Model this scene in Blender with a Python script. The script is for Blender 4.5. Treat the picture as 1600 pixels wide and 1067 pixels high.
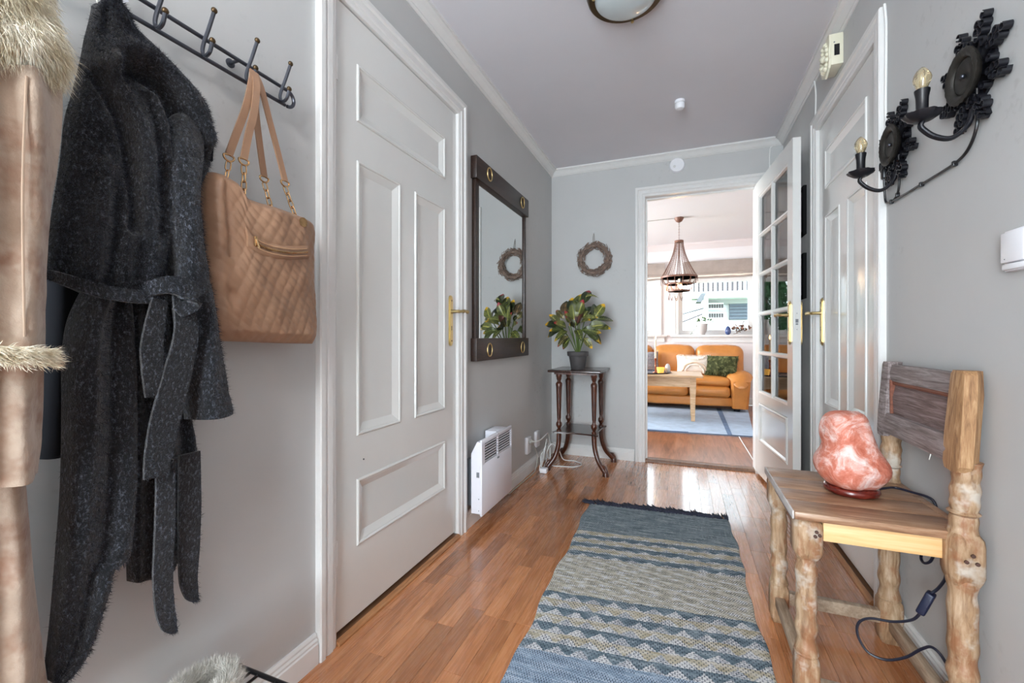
import bpy, bmesh, math, random
import numpy as np
from mathutils import Vector, Matrix, noise as mnoise

for _o in list(bpy.data.objects):
    bpy.data.objects.remove(_o)
SC = bpy.context.scene
COL = SC.collection
PI = math.pi
RND = random.Random(7)

# ------------------------------------------------------------------ camera
cam_d = bpy.data.cameras.new('camera')
cam_d.sensor_width = 36.0
cam_d.lens = 36.0 * 675.0 / 1600.0
cam_d.shift_y = -7.5 / 1600.0
cam_d.clip_start = 0.02
cam = bpy.data.objects.new('camera', cam_d)
COL.objects.link(cam)
cam.location = (0.0, 0.0, 1.0)
cam.rotation_euler = (PI / 2, 0.0, math.radians(21.5))
SC.camera = cam

# ------------------------------------------------------------------ view / world / light
SC.view_settings.view_transform = 'Standard'
SC.view_settings.look = 'None'
SC.view_settings.gamma = 1.0
SC.view_settings.use_curve_mapping = False
SC.view_settings.exposure = 0.32
SC.cycles.max_bounces = 10
SC.cycles.diffuse_bounces = 6
SC.cycles.glossy_bounces = 5
SC.cycles.transparent_max_bounces = 16
SC.cycles.caustics_reflective = False
SC.cycles.caustics_refractive = False
SC.cycles.sample_clamp_indirect = 6.0

world = bpy.data.worlds.new('overcast_sky')
SC.world = world
world.use_nodes = True
_bg = world.node_tree.nodes['Background']
_bg.inputs[0].default_value = (0.83, 0.91, 1.0, 1)
_bg.inputs[1].default_value = 6.5

def area_light(name, loc, rot, sx, sy, power, color=(1, 1, 1), portal=False, spread=180):
    d = bpy.data.lights.new(name, 'AREA')
    d.shape = 'RECTANGLE'
    d.size, d.size_y = sx, sy
    d.energy = power
    d.color = color
    d.spread = math.radians(spread)
    if portal:
        d.cycles.is_portal = True
    o = bpy.data.objects.new(name, d)
    COL.objects.link(o)
    o.location = loc
    o.rotation_euler = rot
    return o

# added area lights standing in for daylight at two assumed, unseen openings
area_light('added_rear_daylight', (-0.46, -1.80, 1.25), (PI / 2, 0, 0), 1.0, 2.1, 125, (0.82, 0.91, 1.0))
area_light('added_side_daylight', (-3.25, 5.4, 1.45), (PI / 2, 0, -PI / 2), 2.2, 1.5, 250, (0.95, 0.97, 1.0))
area_light('window_portal_a', (-0.75, 7.30, 1.50), (-PI / 2, 0, 0), 0.9, 0.9, 1, portal=True)
area_light('window_portal_b', (0.46, 7.30, 1.50), (-PI / 2, 0, 0), 1.0, 0.9, 1, portal=True)

# ------------------------------------------------------------------ helpers
def srgb(r, g, b):
    def f(c):
        c /= 255.0
        return c / 12.92 if c <= 0.04045 else ((c + 0.055) / 1.055) ** 2.4
    return (f(r), f(g), f(b), 1.0)

ORG = {}          # world origin of every object built (no rotation on parents)

class MB:
    """collects geometry in world coordinates and links it as one mesh object"""
    def __init__(self):
        self.v = []
        self.f = []

    def add(self, vs, fs):
        k = len(self.v)
        self.v += [tuple(p) for p in vs]
        self.f += [tuple(i + k for i in q) for q in fs]
        return self

    def box(self, x0, x1, y0, y1, z0, z1):
        vs = [(x, y, z) for x in (x0, x1) for y in (y0, y1) for z in (z0, z1)]
        fs = [(0, 1, 3, 2), (4, 6, 7, 5), (0, 4, 5, 1), (2, 3, 7, 6), (0, 2, 6, 4), (1, 5, 7, 3)]
        return self.add(vs, fs)

    def rbox(self, x0, x1, y0, y1, z0, z1, r=0.004, seg=2, mat=None):
        bm = bmesh.new()
        bmesh.ops.create_cube(bm, size=1.0)
        sx, sy, sz = x1 - x0, y1 - y0, z1 - z0
        for v in bm.verts:
            v.co = Vector((v.co.x * sx, v.co.y * sy, v.co.z * sz))
        r = min(r, abs(sx) * .49, abs(sy) * .49, abs(sz) * .49)
        bmesh.ops.bevel(bm, geom=bm.edges[:], offset=r, segments=seg, affect='EDGES', profile=0.5)
        c = Vector(((x0 + x1) / 2, (y0 + y1) / 2, (z0 + z1) / 2))
        for v in bm.verts:
            v.co = (mat @ v.co if mat else v.co) + c
        bm.verts.index_update()
        self.add([v.co[:] for v in bm.verts], [[v.index for v in f.verts] for f in bm.faces])
        bm.free()
        return self

    def tube(self, pts, r, n=8, closed=False, flat=1.0, cap=True):
        pts = [Vector(p) for p in pts]
        m = len(pts)
        rs = list(r) if hasattr(r, '__len__') else [r] * m
        tang = []
        for i in range(m):
            a = pts[(i - 1) % m] if (closed or i > 0) else pts[i]
            b = pts[(i + 1) % m] if (closed or i < m - 1) else pts[i]
            t = (b - a)
            tang.append(t.normalized() if t.length > 1e-9 else Vector((0, 0, 1)))
        ref = Vector((0, 0, 1)) if abs(tang[0].z) < .9 else Vector((1, 0, 0))
        nrm = tang[0].cross(ref).normalized()
        vs = []
        for i in range(m):
            nrm = (nrm - tang[i] * nrm.dot(tang[i]))
            nrm = nrm.normalized() if nrm.length > 1e-9 else tang[i].orthogonal().normalized()
            bi = tang[i].cross(nrm)
            for j in range(n):
                a = 2 * PI * j / n
                vs.append(pts[i] + (nrm * math.cos(a) + bi * math.sin(a) * flat) * rs[i])
        fs = []
        for i in range(m if closed else m - 1):
            for j in range(n):
                a, b = i * n + j, i * n + (j + 1) % n
                c, d = ((i + 1) % m) * n + (j + 1) % n, ((i + 1) % m) * n + j
                fs.append((a, b, c, d))
        if not closed and cap:
            fs.append(tuple(range(n - 1, -1, -1)))
            fs.append(tuple((m - 1) * n + j for j in range(n)))
        return self.add(vs, fs)

    def lathe(self, prof, c, axis='Z', n=24, wob=None):
        """prof: list of (radius, height) along axis from point c"""
        c = Vector(c)
        vs, fs = [], []
        for i, (r, h) in enumerate(prof):
            for j in range(n):
                a = 2 * PI * j / n
                rr = r * (wob(a, i) if wob else 1)
                if axis == 'Z':
                    p = (rr * math.cos(a), rr * math.sin(a), h)
                elif axis == 'X':
                    p = (h, rr * math.cos(a), rr * math.sin(a))
                else:
                    p = (rr * math.sin(a), h, rr * math.cos(a))
                vs.append(c + Vector(p))
        m = len(prof)
        for i in range(m - 1):
            for j in range(n):
                fs.append((i * n + j, i * n + (j + 1) % n, (i + 1) * n + (j + 1) % n, (i + 1) * n + j))
        if prof[0][0] > 1e-6:
            fs.append(tuple(range(n - 1, -1, -1)))
        if prof[-1][0] > 1e-6:
            fs.append(tuple((m - 1) * n + j for j in range(n)))
        return self.add(vs, fs)

    def ball(self, c, r, n=12, sq=(1, 1, 1)):
        m = n // 2 + 1
        vs, fs = [], []
        for i in range(m + 1):
            th = PI * i / m
            for j in range(n):
                a = 2 * PI * j / n
                vs.append((c[0] + r * sq[0] * math.sin(th) * math.cos(a), c[1] + r * sq[1] * math.sin(th) * math.sin(a), c[2] + r * sq[2] * math.cos(th)))
        for i in range(m):
            for j in range(n):
                fs.append((i * n + j, (i + 1) * n + j, (i + 1) * n + (j + 1) % n, i * n + (j + 1) % n))
        return self.add(vs, fs)

    def prism(self, poly, fn, h0, h1):
        """extrude 2-D polygon; fn(a, b, h) -> world point"""
        k = len(poly)
        vs = [fn(a, b, h0) for a, b in poly] + [fn(a, b, h1) for a, b in poly]
        fs = [tuple(range(k - 1, -1, -1)), tuple(range(k, 2 * k))]
        fs += [(i, (i + 1) % k, k + (i + 1) % k, k + i) for i in range(k)]
        return self.add(vs, fs)

    def sweep_rect(self, prof, a0, a1, z0, z1, fn, sides='closed'):
        """mitred frame round a rectangle. prof: (w outward, d proud). fn(a, z, d)."""
        out = []
        for w, d in prof:
            out.append([fn(a0 - w, z0 - w, d), fn(a1 + w, z0 - w, d), fn(a1 + w, z1 + w, d), fn(a0 - w, z1 + w, d)])
        if sides == 'U':       # no bottom run: legs go down to z0
            out = [[fn(a0 - w, z0, d), fn(a0 - w, z1 + w, d), fn(a1 + w, z1 + w, d), fn(a1 + w, z0, d)] for w, d in prof]
        k = len(prof)
        vs = [p for row in out for p in row]
        fs = []
        segs = [(0, 1), (1, 2), (2, 3)] + ([(3, 0)] if sides == 'closed' else [])
        for i in range(k - 1):
            for s, e in segs:
                fs.append((i * 4 + s, i * 4 + e, (i + 1) * 4 + e, (i + 1) * 4 + s))
        return self.add(vs, fs)

    def grid(self, P):
        """P[i][j] -> open surface"""
        n, m = len(P), len(P[0])
        vs = [tuple(P[i][j]) for i in range(n) for j in range(m)]
        fs = [(i * m + j, i * m + j + 1, (i + 1) * m + j + 1, (i + 1) * m + j) for i in range(n - 1) for j in range(m - 1)]
        return self.add(vs, fs)

    def slab(self, P, Q):
        """two matching grids closed along their rim"""
        n, m = len(P), len(P[0])
        k = len(self.v)
        self.grid(P)
        self.grid(Q)
        o = n * m
        rim = [i * m for i in range(n)] + [(n - 1) * m + j for j in range(1, m)] + \
              [i * m + m - 1 for i in range(n - 2, -1, -1)] + [j for j in range(m - 2, 0, -1)]
        L = len(rim)
        self.f += [(k + rim[i], k + rim[(i + 1) % L], k + o + rim[(i + 1) % L], k + o + rim[i]) for i in range(L)]
        return self

    def build(self, name, mat, parent=None, base=None, smooth=True, angle=35, sub=0, fixn=True, props=None):
        o0 = ORG[parent.name] if parent is not None else (base or (0, 0, 0))
        o0 = Vector(o0)
        me = bpy.data.meshes.new(name)
        me.from_pydata([tuple(Vector(p) - o0) for p in self.v], [], self.f)
        if fixn:
            bm = bmesh.new()
            bm.from_mesh(me)
            bmesh.ops.recalc_face_normals(bm, faces=bm.faces)
            bm.to_mesh(me)
            bm.free()
        if smooth:
            me.polygons.foreach_set('use_smooth', [True] * len(me.polygons))
            me.set_sharp_from_angle(angle=math.radians(angle))
        me.materials.append(mat)
        me.update()
        ob = bpy.data.objects.new(name, me)
        COL.objects.link(ob)
        if parent is not None:
            ob.parent = parent
        else:
            ob.location = o0
        ORG[ob.name] = tuple(o0)
        if sub:
            md = ob.modifiers.new('subsurf', 'SUBSURF')
            md.levels = md.render_levels = sub
        for k_, v_ in (props or {}).items():
            ob[k_] = v_
        return ob

def tag(o, label, cat=None, group=None, kind=None):
    o['label'] = label
    if cat:
        o['category'] = cat
    if group:
        o['group'] = group
    if kind:
        o['kind'] = kind
    return o

def thing(name, label, cat, loc, group=None, kind=None):
    o = bpy.data.objects.new(name, None)
    o.empty_display_size = 0.05
    COL.objects.link(o)
    o.location = loc
    ORG[o.name] = tuple(loc)
    return tag(o, label, cat, group, kind)

def inst(mesh, name, parent, loc, rot=(0, 0, 0), scale=(1, 1, 1), mtx=None):
    """a part that shares mesh data; loc in world coordinates"""
    o = bpy.data.objects.new(name, mesh)
    COL.objects.link(o)
    o.parent = parent
    l = Vector(loc) - Vector(ORG[parent.name])
    if mtx is not None:
        m = mtx.to_4x4()
        m.translation = l
        o.matrix_local = m @ Matrix.Diagonal((*scale, 1))
    else:
        o.location = l
        o.rotation_euler = rot
        o.scale = scale
    ORG[o.name] = tuple(loc)
    return o

def mesh_only(mb, name, mat, angle=35, smooth=True):
    me = bpy.data.meshes.new(name)
    me.from_pydata(mb.v, [], mb.f)
    bm = bmesh.new(); bm.from_mesh(me)
    bmesh.ops.recalc_face_normals(bm, faces=bm.faces)
    bm.to_mesh(me); bm.free()
    if smooth:
        me.polygons.foreach_set('use_smooth', [True] * len(me.polygons))
        me.set_sharp_from_angle(angle=math.radians(angle))
    me.materials.append(mat)
    return me

def catmull(pts, n=8, closed=False):
    P = [Vector(p) for p in pts]
    m = len(P)
    out = []
    for i in range(m if closed else m - 1):
        if closed:
            p0, p1, p2, p3 = P[(i - 1) % m], P[i], P[(i + 1) % m], P[(i + 2) % m]
        else:
            p0, p1, p2, p3 = P[max(i - 1, 0)], P[i], P[i + 1], P[min(i + 2, m - 1)]
        for k in range(n):
            t = k / n
            out.append(0.5 * ((2 * p1) + (p2 - p0) * t + (2 * p0 - 5 * p1 + 4 * p2 - p3) * t * t + (3 * p1 - p0 - 3 * p2 + p3) * t ** 3))
    if not closed:
        out.append(P[-1])
    return out

def resample(pts, n):
    """n points evenly spaced along a polyline (any dimension)"""
    P = [np.array(p, float) for p in pts]
    d = [0.0]
    for a, b in zip(P, P[1:]):
        d.append(d[-1] + float(np.linalg.norm(b - a)))
    out = []
    for k in range(n):
        t = d[-1] * k / (n - 1)
        i = 0
        while i < len(P) - 2 and d[i + 1] < t:
            i += 1
        s = (t - d[i]) / max(d[i + 1] - d[i], 1e-9)
        out.append(P[i] * (1 - s) + P[i + 1] * s)
    return out

def smooth2(pts, n):
    c = catmull([(a, b, 0) for a, b in pts], 8)
    return resample([(p.x, p.y) for p in c], n)

def nz(x, y, z, s=1.0):
    return mnoise.noise(Vector((x * s, y * s, z * s)))
# ------------------------------------------------------------------ materials
class NT:
    def __init__(self, name):
        self.m = bpy.data.materials.new(name)
        self.m.use_nodes = True
        self.t = self.m.node_tree
        self.b = self.t.nodes['Principled BSDF']
        self.out = self.t.nodes['Material Output']

    def n(self, typ, **kw):
        nd = self.t.nodes.new(typ)
        for k, v in kw.items():
            if k.startswith('i_'):
                nd.inputs[int(k[2:]) if k[2:].isdigit() else k[2:]].default_value = v
            else:
                setattr(nd, k, v)
        return nd

    def l(self, a, b):
        self.t.links.new(a, b)

    def coord(self, scale=(1, 1, 1), rot=(0, 0, 0), kind='Object', rand=0.0):
        tc = self.n('ShaderNodeTexCoord')
        mp = self.n('ShaderNodeMapping')
        mp.inputs['Scale'].default_value = scale
        mp.inputs['Rotation'].default_value = rot
        src = tc.outputs[kind]
        if rand:
            oi = self.n('ShaderNodeObjectInfo')
            mul = self.n('ShaderNodeVectorMath', operation='SCALE')
            cb = self.n('ShaderNodeCombineXYZ')
            self.l(oi.outputs['Random'], cb.inputs[0]); self.l(oi.outputs['Random'], cb.inputs[1])
            cb.inputs[2].default_value = 1
            self.l(cb.outputs[0], mul.inputs[0])
            mul.inputs['Scale'].default_value = rand
            ad = self.n('ShaderNodeVectorMath', operation='ADD')
            self.l(src, ad.inputs[0]); self.l(mul.outputs[0], ad.inputs[1])
            src = ad.outputs[0]
        self.l(src, mp.inputs[0])
        return mp.outputs[0]

    def noise(self, vec, scale, detail=3, rough=.5, dist=0):
        nd = self.n('ShaderNodeTexNoise')
        nd.inputs['Scale'].default_value = scale
        nd.inputs['Detail'].default_value = detail
        nd.inputs['Roughness'].default_value = rough
        nd.inputs['Distortion'].default_value = dist
        if vec is not None:
            self.l(vec, nd.inputs['Vector'])
        return nd.outputs['Fac']

    def ramp(self, fac, stops, interp='LINEAR'):
        r = self.n('ShaderNodeValToRGB')
        cr = r.color_ramp
        cr.interpolation = interp
        while len(cr.elements) < len(stops):
            cr.elements.new(0.5)
        for e, (p, c) in zip(cr.elements, stops):
            e.position = p
            e.color = c
        self.l(fac, r.inputs[0])
        return r.outputs[0]

    def mix(self, fac, a, b, typ='MIX'):
        m = self.n('ShaderNodeMix', data_type='RGBA', blend_type=typ)
        for s, k in ((fac, 0), (a, 6), (b, 7)):
            if hasattr(s, 'links'):
                self.l(s, m.inputs[k])
            else:
                m.inputs[k].default_value = s
        return m.outputs[2]

    def math(self, op, a, b=None, clamp=False):
        m = self.n('ShaderNodeMath', operation=op, use_clamp=clamp)
        for s, k in ((a, 0), (b, 1)):
            if s is None:
                continue
            if hasattr(s, 'links'):
                self.l(s, m.inputs[k])
            else:
                m.inputs[k].default_value = s
        return m.outputs[0]

    def bump(self, h, strength=.3, dist=.002):
        b = self.n('ShaderNodeBump')
        b.inputs['Strength'].default_value = strength
        b.inputs['Distance'].default_value = dist
        self.l(h, b.inputs['Height'])
        self.l(b.outputs[0], self.b.inputs['Normal'])

    def set(self, **kw):
        for k, v in kw.items():
            s = self.b.inputs[k.replace('_', ' ')]
            if hasattr(v, 'links'):
                self.l(v, s)
            else:
                s.default_value = v
        return self

MATS = {}
def plain(name, col, rough=.5, metal=0.0, var=0.0, vscale=8, bump=0.0, bscale=60, bdist=.002, spec=.5, coat=0.0, coat_r=.1, sheen=0.0, sss=0.0, emit=None, estr=0.0):
    t = NT(name)
    vec = t.coord()
    c = col
    if var:
        f = t.noise(vec, vscale, 4, .6)
        dark = tuple(x * (1 - var) for x in col[:3]) + (1,)
        lite = tuple(min(1, x * (1 + var * .6)) for x in col[:3]) + (1,)
        c = t.ramp(f, [(.3, dark), (.7, lite)])
    t.set(Base_Color=c, Roughness=rough, Metallic=metal)
    t.b.inputs['Specular IOR Level'].default_value = spec
    if coat:
        t.set(Coat_Weight=coat, Coat_Roughness=coat_r)
    if sheen:
        t.set(Sheen_Weight=sheen, Sheen_Roughness=.5)
    if sss:
        t.set(Subsurface_Weight=sss, Subsurface_Radius=(.03, .012, .008), Subsurface_Scale=.6)
    if bump:
        t.bump(t.noise(vec, bscale, 4, .55), bump, bdist)
    if emit:
        t.set(Emission_Color=emit, Emission_Strength=estr)
    MATS[name] = t.m
    return t.m

def wood(name, c1, c2, c3, grain=(1, 14, 14), scale=4.0, rough=.45, rand=0.0, rot=(0, 0, 0), bump=.15, coat=0.0, coat_r=.12, rings=.5, kind='Object'):
    t = NT(name)
    vec = t.coord(grain, rot, kind, rand)
    f1 = t.noise(vec, scale, 6, .62, .8)
    vec2 = t.coord(tuple(g * 2.2 if g > 2 else g * .8 for g in grain), rot, kind, rand)
    f2 = t.noise(vec2, scale * 3, 4, .6)
    f = t.math('ADD', t.math('MULTIPLY', f1, 1 - rings * .4), t.math('MULTIPLY', f2, rings * .4))
    c = t.ramp(f, [(.32, c1), (.5, c2), (.68, c3)])
    t.set(Base_Color=c, Roughness=rough)
    if coat:
        t.set(Coat_Weight=coat, Coat_Roughness=coat_r)
    if bump:
        t.bump(f2, bump, .0012)
    MATS[name] = t.m
    return t.m

# paint
M_WALL = plain('hall_grey_paint', srgb(189, 189, 188), .55, var=.03, vscale=3, bump=.05, bscale=220)
def _scuff(m):
    nt = m.node_tree
    b = nt.nodes['Principled BSDF']
    src = b.inputs['Base Color'].links[0].from_socket
    tc = nt.nodes.new('ShaderNodeTexCoord')
    n1 = nt.nodes.new('ShaderNodeTexNoise'); n1.inputs['Scale'].default_value = 1.7; n1.inputs['Detail'].default_value = 2
    n2 = nt.nodes.new('ShaderNodeTexNoise'); n2.inputs['Scale'].default_value = 38; n2.inputs['Detail'].default_value = 5
    r1 = nt.nodes.new('ShaderNodeMapRange'); r1.inputs[1].default_value = .56; r1.inputs[2].default_value = .72
    r2 = nt.nodes.new('ShaderNodeMapRange'); r2.inputs[1].default_value = .58; r2.inputs[2].default_value = .70
    mu = nt.nodes.new('ShaderNodeMath'); mu.operation = 'MULTIPLY'
    m2 = nt.nodes.new('ShaderNodeMath'); m2.operation = 'MULTIPLY'; m2.inputs[1].default_value = .35
    mx = nt.nodes.new('ShaderNodeMix'); mx.data_type = 'RGBA'; mx.inputs[7].default_value = srgb(128, 126, 122)
    L = nt.links.new
    L(tc.outputs['Object'], n1.inputs['Vector']); L(tc.outputs['Object'], n2.inputs['Vector'])
    L(n1.outputs['Fac'], r1.inputs[0]); L(n2.outputs['Fac'], r2.inputs[0])
    L(r1.outputs[0], mu.inputs[0]); L(r2.outputs[0], mu.inputs[1]); L(mu.outputs[0], m2.inputs[0])
    L(m2.outputs[0], mx.inputs[0]); L(src, mx.inputs[6]); L(mx.outputs[2], b.inputs['Base Color'])
_scuff(M_WALL)
M_CEIL = plain('ceiling_paint', srgb(217, 216, 221), .75, var=.02, vscale=3)
M_TRIM = plain('white_trim_paint', srgb(222, 221, 219), .32, var=.03, vscale=20)
M_DOOR = plain('white_door_lacquer', srgb(219, 219, 216), .22, var=.015, vscale=5, coat=.55, coat_r=.10)
M_LWALL = plain('living_room_white_paint', srgb(226, 222, 222), .6)
M_WHITE = plain('white_plastic', srgb(232, 232, 236), .35)
M_CREAM = plain('cream_plastic', srgb(226, 222, 200), .4, bump=.1, bscale=60)
M_GREY = plain('grey_plastic', srgb(120, 124, 130), .4)
M_HEATER = plain('white_powder_coat', srgb(232, 232, 240), .35)
M_BRASS = plain('polished_brass', srgb(206, 184, 132), .3, metal=1, var=.12, vscale=25)
M_GOLD = plain('pale_gold_metal', srgb(205, 165, 120), .25, metal=1, var=.1, vscale=40)
M_BRONZE = plain('bronze_metal', srgb(88, 70, 48), .32, metal=.8, var=.2, vscale=10)
M_STEEL = plain('dark_steel', srgb(88, 90, 98), .33, metal=.9, var=.1, vscale=30)
M_ZINC = plain('zinc_steel', srgb(150, 160, 168), .35, metal=.8)
M_IRON = plain('black_iron', srgb(26, 26, 32), .36, metal=.25, var=.2, vscale=40, bump=.12, bscale=120)
M_IRONMATT = plain('blackened_dish', srgb(50, 47, 43), .5, metal=.4, var=.3, vscale=30, bump=.5, bscale=90)
M_BLACK = plain('black_plastic', srgb(20, 20, 24), .35)
M_CABLE = plain('black_cable_rubber', srgb(22, 24, 40), .4)
M_PIC = plain('picture_black_lacquer', srgb(9, 9, 11), .7, spec=.15)
M_WCABLE = plain('white_cable_rubber', srgb(226, 226, 224), .45)
M_GCABLE = plain('grey_cable_rubber', srgb(176, 174, 168), .5)
M_GAPSHADE = plain('gap_shade_paint', srgb(30, 30, 32), .8)  # near-black colour that paints shade into the heater slots

def thin_glass(name, tint=(1, 1, 1, 1), ior=1.45, rough=0.0):
    t = NT(name)
    t.t.nodes.remove(t.b)
    fr = t.n('ShaderNodeFresnel'); fr.inputs[0].default_value = ior
    tr = t.n('ShaderNodeBsdfTransparent'); tr.inputs[0].default_value = tint
    gl = t.n('ShaderNodeBsdfGlossy'); gl.inputs['Roughness'].default_value = rough
    mx = t.n('ShaderNodeMixShader')
    t.l(fr.outputs[0], mx.inputs[0]); t.l(tr.outputs[0], mx.inputs[1]); t.l(gl.outputs[0], mx.inputs[2])
    t.l(mx.outputs[0], t.out.inputs[0])
    MATS[name] = t.m
    return t.m
M_GLASS = thin_glass('window_glass', (.97, .985, .98, 1))
M_DOORGLASS = thin_glass('door_glass', (.95, .96, .96, 1), 1.5)
M_MIRROR = plain('silvered_mirror', (.86, .88, .87, 1), .01, metal=1)
M_BULB = plain('bulb_glass', srgb(244, 226, 184), .06, coat=.8)
MATS['bulb_glass'].node_tree.nodes['Principled BSDF'].inputs['Transmission Weight'].default_value = .8

def mat_plank():
    t = NT('laminate_oak_strip')
    oi = t.n('ShaderNodeObjectInfo')
    vec = t.coord((26, 2.2, 10), rand=37.0)
    f1 = t.noise(vec, 1.0, 6, .62, 1.6)
    vec2 = t.coord((150, 7, 60), rand=53.0)
    f2 = t.noise(vec2, 1.0, 3, .6)
    f = t.math('ADD', t.math('MULTIPLY', f1, .72), t.math('MULTIPLY', f2, .28))
    g = t.ramp(f, [(.28, srgb(140, 86, 50)), (.47, srgb(180, 118, 76)), (.58, srgb(192, 132, 88)), (.76, srgb(208, 154, 112))])
    tint = t.ramp(oi.outputs['Random'], [(0, (.66, .61, .57, 1)), (.3, (.88, .85, .82, 1)), (.7, (1.03, 1.0, .97, 1)), (1, (1.2, 1.18, 1.12, 1))])
    c = t.mix(1.0, g, tint, 'MULTIPLY')
    t.set(Base_Color=c, Roughness=t.ramp(f2, [(.3, (.22, .22, .22, 1)), (.7, (.32, .32, .32, 1))]))
    t.b.inputs['Specular IOR Level'].default_value = .55
    t.set(Coat_Weight=.75, Coat_Roughness=.10)
    t.bump(f2, .05, .0005)
    return t.m
M_PLANK = mat_plank()

def mat_board_floor(name, c1, c2, c3, rough):
    t = NT(name)
    br = t.n('ShaderNodeTexBrick')
    br.offset = .37
    vec = t.coord((1, 1, 1), (0, 0, PI / 2))
    t.l(vec, br.inputs['Vector'])
    br.inputs['Scale'].default_value = 1.0
    br.inputs['Brick Width'].default_value = .42
    br.inputs['Row Height'].default_value = .066
    br.inputs['Mortar Size'].default_value = .0004
    br.inputs['Color1'].default_value = (.8, .8, .8, 1)
    br.inputs['Color2'].default_value = (1.1, 1.1, 1.1, 1)
    br.inputs['Mortar'].default_value = (.4, .4, .4, 1)
    f = t.noise(t.coord((26, 2.2, 10)), 1.0, 6, .62, 1.2)
    g = t.ramp(f, [(.3, c1), (.5, c2), (.72, c3)])
    t.set(Base_Color=t.mix(1.0, g, br.outputs[0], 'MULTIPLY'), Roughness=rough)
    t.set(Coat_Weight=.3, Coat_Roughness=.12)
    return t.m
M_LFLOOR = mat_board_floor('living_room_laminate', srgb(104, 64, 46), srgb(146, 94, 68), srgb(168, 116, 88), .3)
M_HFLOOR = mat_board_floor('hall_underfloor_laminate', srgb(122, 71, 40), srgb(164, 103, 64), srgb(196, 140, 98), .28)

M_THRESH = wood('oak_threshold', srgb(132, 84, 48), srgb(168, 116, 74), srgb(190, 140, 96), (14, 1, 14), 5, .4)
M_THRESHD = wood('dark_threshold', srgb(86, 58, 38), srgb(110, 76, 52), srgb(130, 92, 64), (14, 1, 14), 5, .4)
M_DARKWOOD = wood('dark_stained_oak', srgb(24, 15, 11), srgb(44, 28, 21), srgb(62, 42, 31), (9, 1.2, 16), 8, .4, bump=.4)
M_MAHOG = wood('mahogany', srgb(38, 18, 12), srgb(72, 36, 22), srgb(104, 56, 34), (12, 12, 1.5), 8, .28, bump=.08, coat=.4)
M_MAHOGTOP = wood('mahogany_top', srgb(34, 20, 16), srgb(52, 31, 24), srgb(70, 43, 32), (1.5, 14, 14), 6, .25, bump=.05, coat=.4)
M_PINE = wood('aged_pine', srgb(112, 78, 52), srgb(160, 120, 82), srgb(192, 156, 116), (10, 10, 1.2), 9, .6, bump=.4)
M_PINEGREY = wood('weathered_grey_pine', srgb(84, 70, 66), srgb(132, 120, 118), srgb(172, 162, 160), (20, 1.3, 20), 6, .65, bump=.8)
M_PINESEAT = wood('worn_pine_seat', srgb(112, 76, 52), srgb(154, 116, 88), srgb(182, 150, 122), (1.6, 15, 12), 5, .38, rot=(0, 0, .35), bump=.35, coat=.15)
M_PINELITE = wood('fresh_pine', srgb(214, 164, 104), srgb(230, 188, 132), srgb(238, 204, 154), (1, 14, 14), 4, .5, bump=.1)
M_PINETABLE = wood('pale_pine_table', srgb(176, 138, 98), srgb(208, 174, 134), srgb(226, 198, 162), (1, 12, 12), 5, .45)

def mat_patchpine():
    t = NT('turned_pine_worn')
    f = t.noise(t.coord((10, 10, 1.6)), 8, 5, .6, .6)
    g = t.ramp(f, [(.3, srgb(122, 90, 64)), (.5, srgb(166, 134, 102)), (.7, srgb(192, 166, 138))])
    p = t.noise(t.coord((1, 1, .7)), 17, 4, .65)
    w = t.ramp(p, [(.5, (0, 0, 0, 1)), (.62, (1, 1, 1, 1))])
    c = t.mix(t.math('MULTIPLY', w, .7), g, srgb(142, 88, 54))
    p2 = t.noise(t.coord((1, 1, 1)), 11, 4, .65)
    w2 = t.ramp(p2, [(.56, (0, 0, 0, 1)), (.68, (1, 1, 1, 1))])
    c = t.mix(w2, c, srgb(196, 184, 170))
    t.set(Base_Color=c, Roughness=.55)
    t.bump(f, .5, .002)
    return t.m
M_TURNED = mat_patchpine()

def mat_wool(name, dark, mid, lite):
    t = NT(name)
    f = t.noise(t.coord((1, 1, .6)), 210, 4, .75)
    f2 = t.noise(t.coord((1, 1, 1)), 14, 3, .6)
    g = t.ramp(f, [(.40, dark), (.54, mid), (.66, lite)])
    c = t.mix(t.math('MULTIPLY', f2, .5), g, dark)
    t.set(Base_Color=c, Roughness=.95, Sheen_Weight=.25, Sheen_Roughness=.6)
    t.b.inputs['Specular IOR Level'].default_value = .1
    t.bump(f, .9, .004)
    return t.m
M_WOOL = mat_wool('navy_boucle_wool', srgb(5, 6, 10), srgb(14, 17, 25), srgb(100, 105, 117))
M_WOOLF = NT('wool_fibre').set(Base_Color=srgb(62, 66, 77), Roughness=.9).m
M_WOOLD = NT('wool_fibre_dark').set(Base_Color=srgb(20, 22, 30), Roughness=.9).m

def mat_suede():
    t = NT('tan_shearling_suede')
    f = t.noise(t.coord((1, 1, .6)), 12, 5, .65)
    f2 = t.noise(t.coord(), 5, 3, .6)
    g = t.ramp(f, [(.25, srgb(150, 128, 110)), (.5, srgb(178, 158, 140)), (.75, srgb(196, 180, 165))])
    w = t.ramp(t.noise(t.coord(), 9, 4, .7), [(.46, (0, 0, 0, 1)), (.62, (1, 1, 1, 1))])
    c = t.mix(t.math('MULTIPLY', w, .8), g, srgb(136, 96, 74))
    t.set(Base_Color=c, Roughness=.9, Sheen_Weight=.35)
    t.bump(t.noise(t.coord(), 70, 4, .6), .5, .004)
    return t.m
M_SUEDE = mat_suede()
def mat_fur(name, c1, c2, c3):
    t = NT(name)
    f = t.noise(t.coord(), 22, 3, .6)
    t.set(Base_Color=t.ramp(f, [(.3, c1), (.5, c2), (.68, c3)]), Roughness=.75)
    t.b.inputs['Specular IOR Level'].default_value = .25
    return t.m
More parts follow.
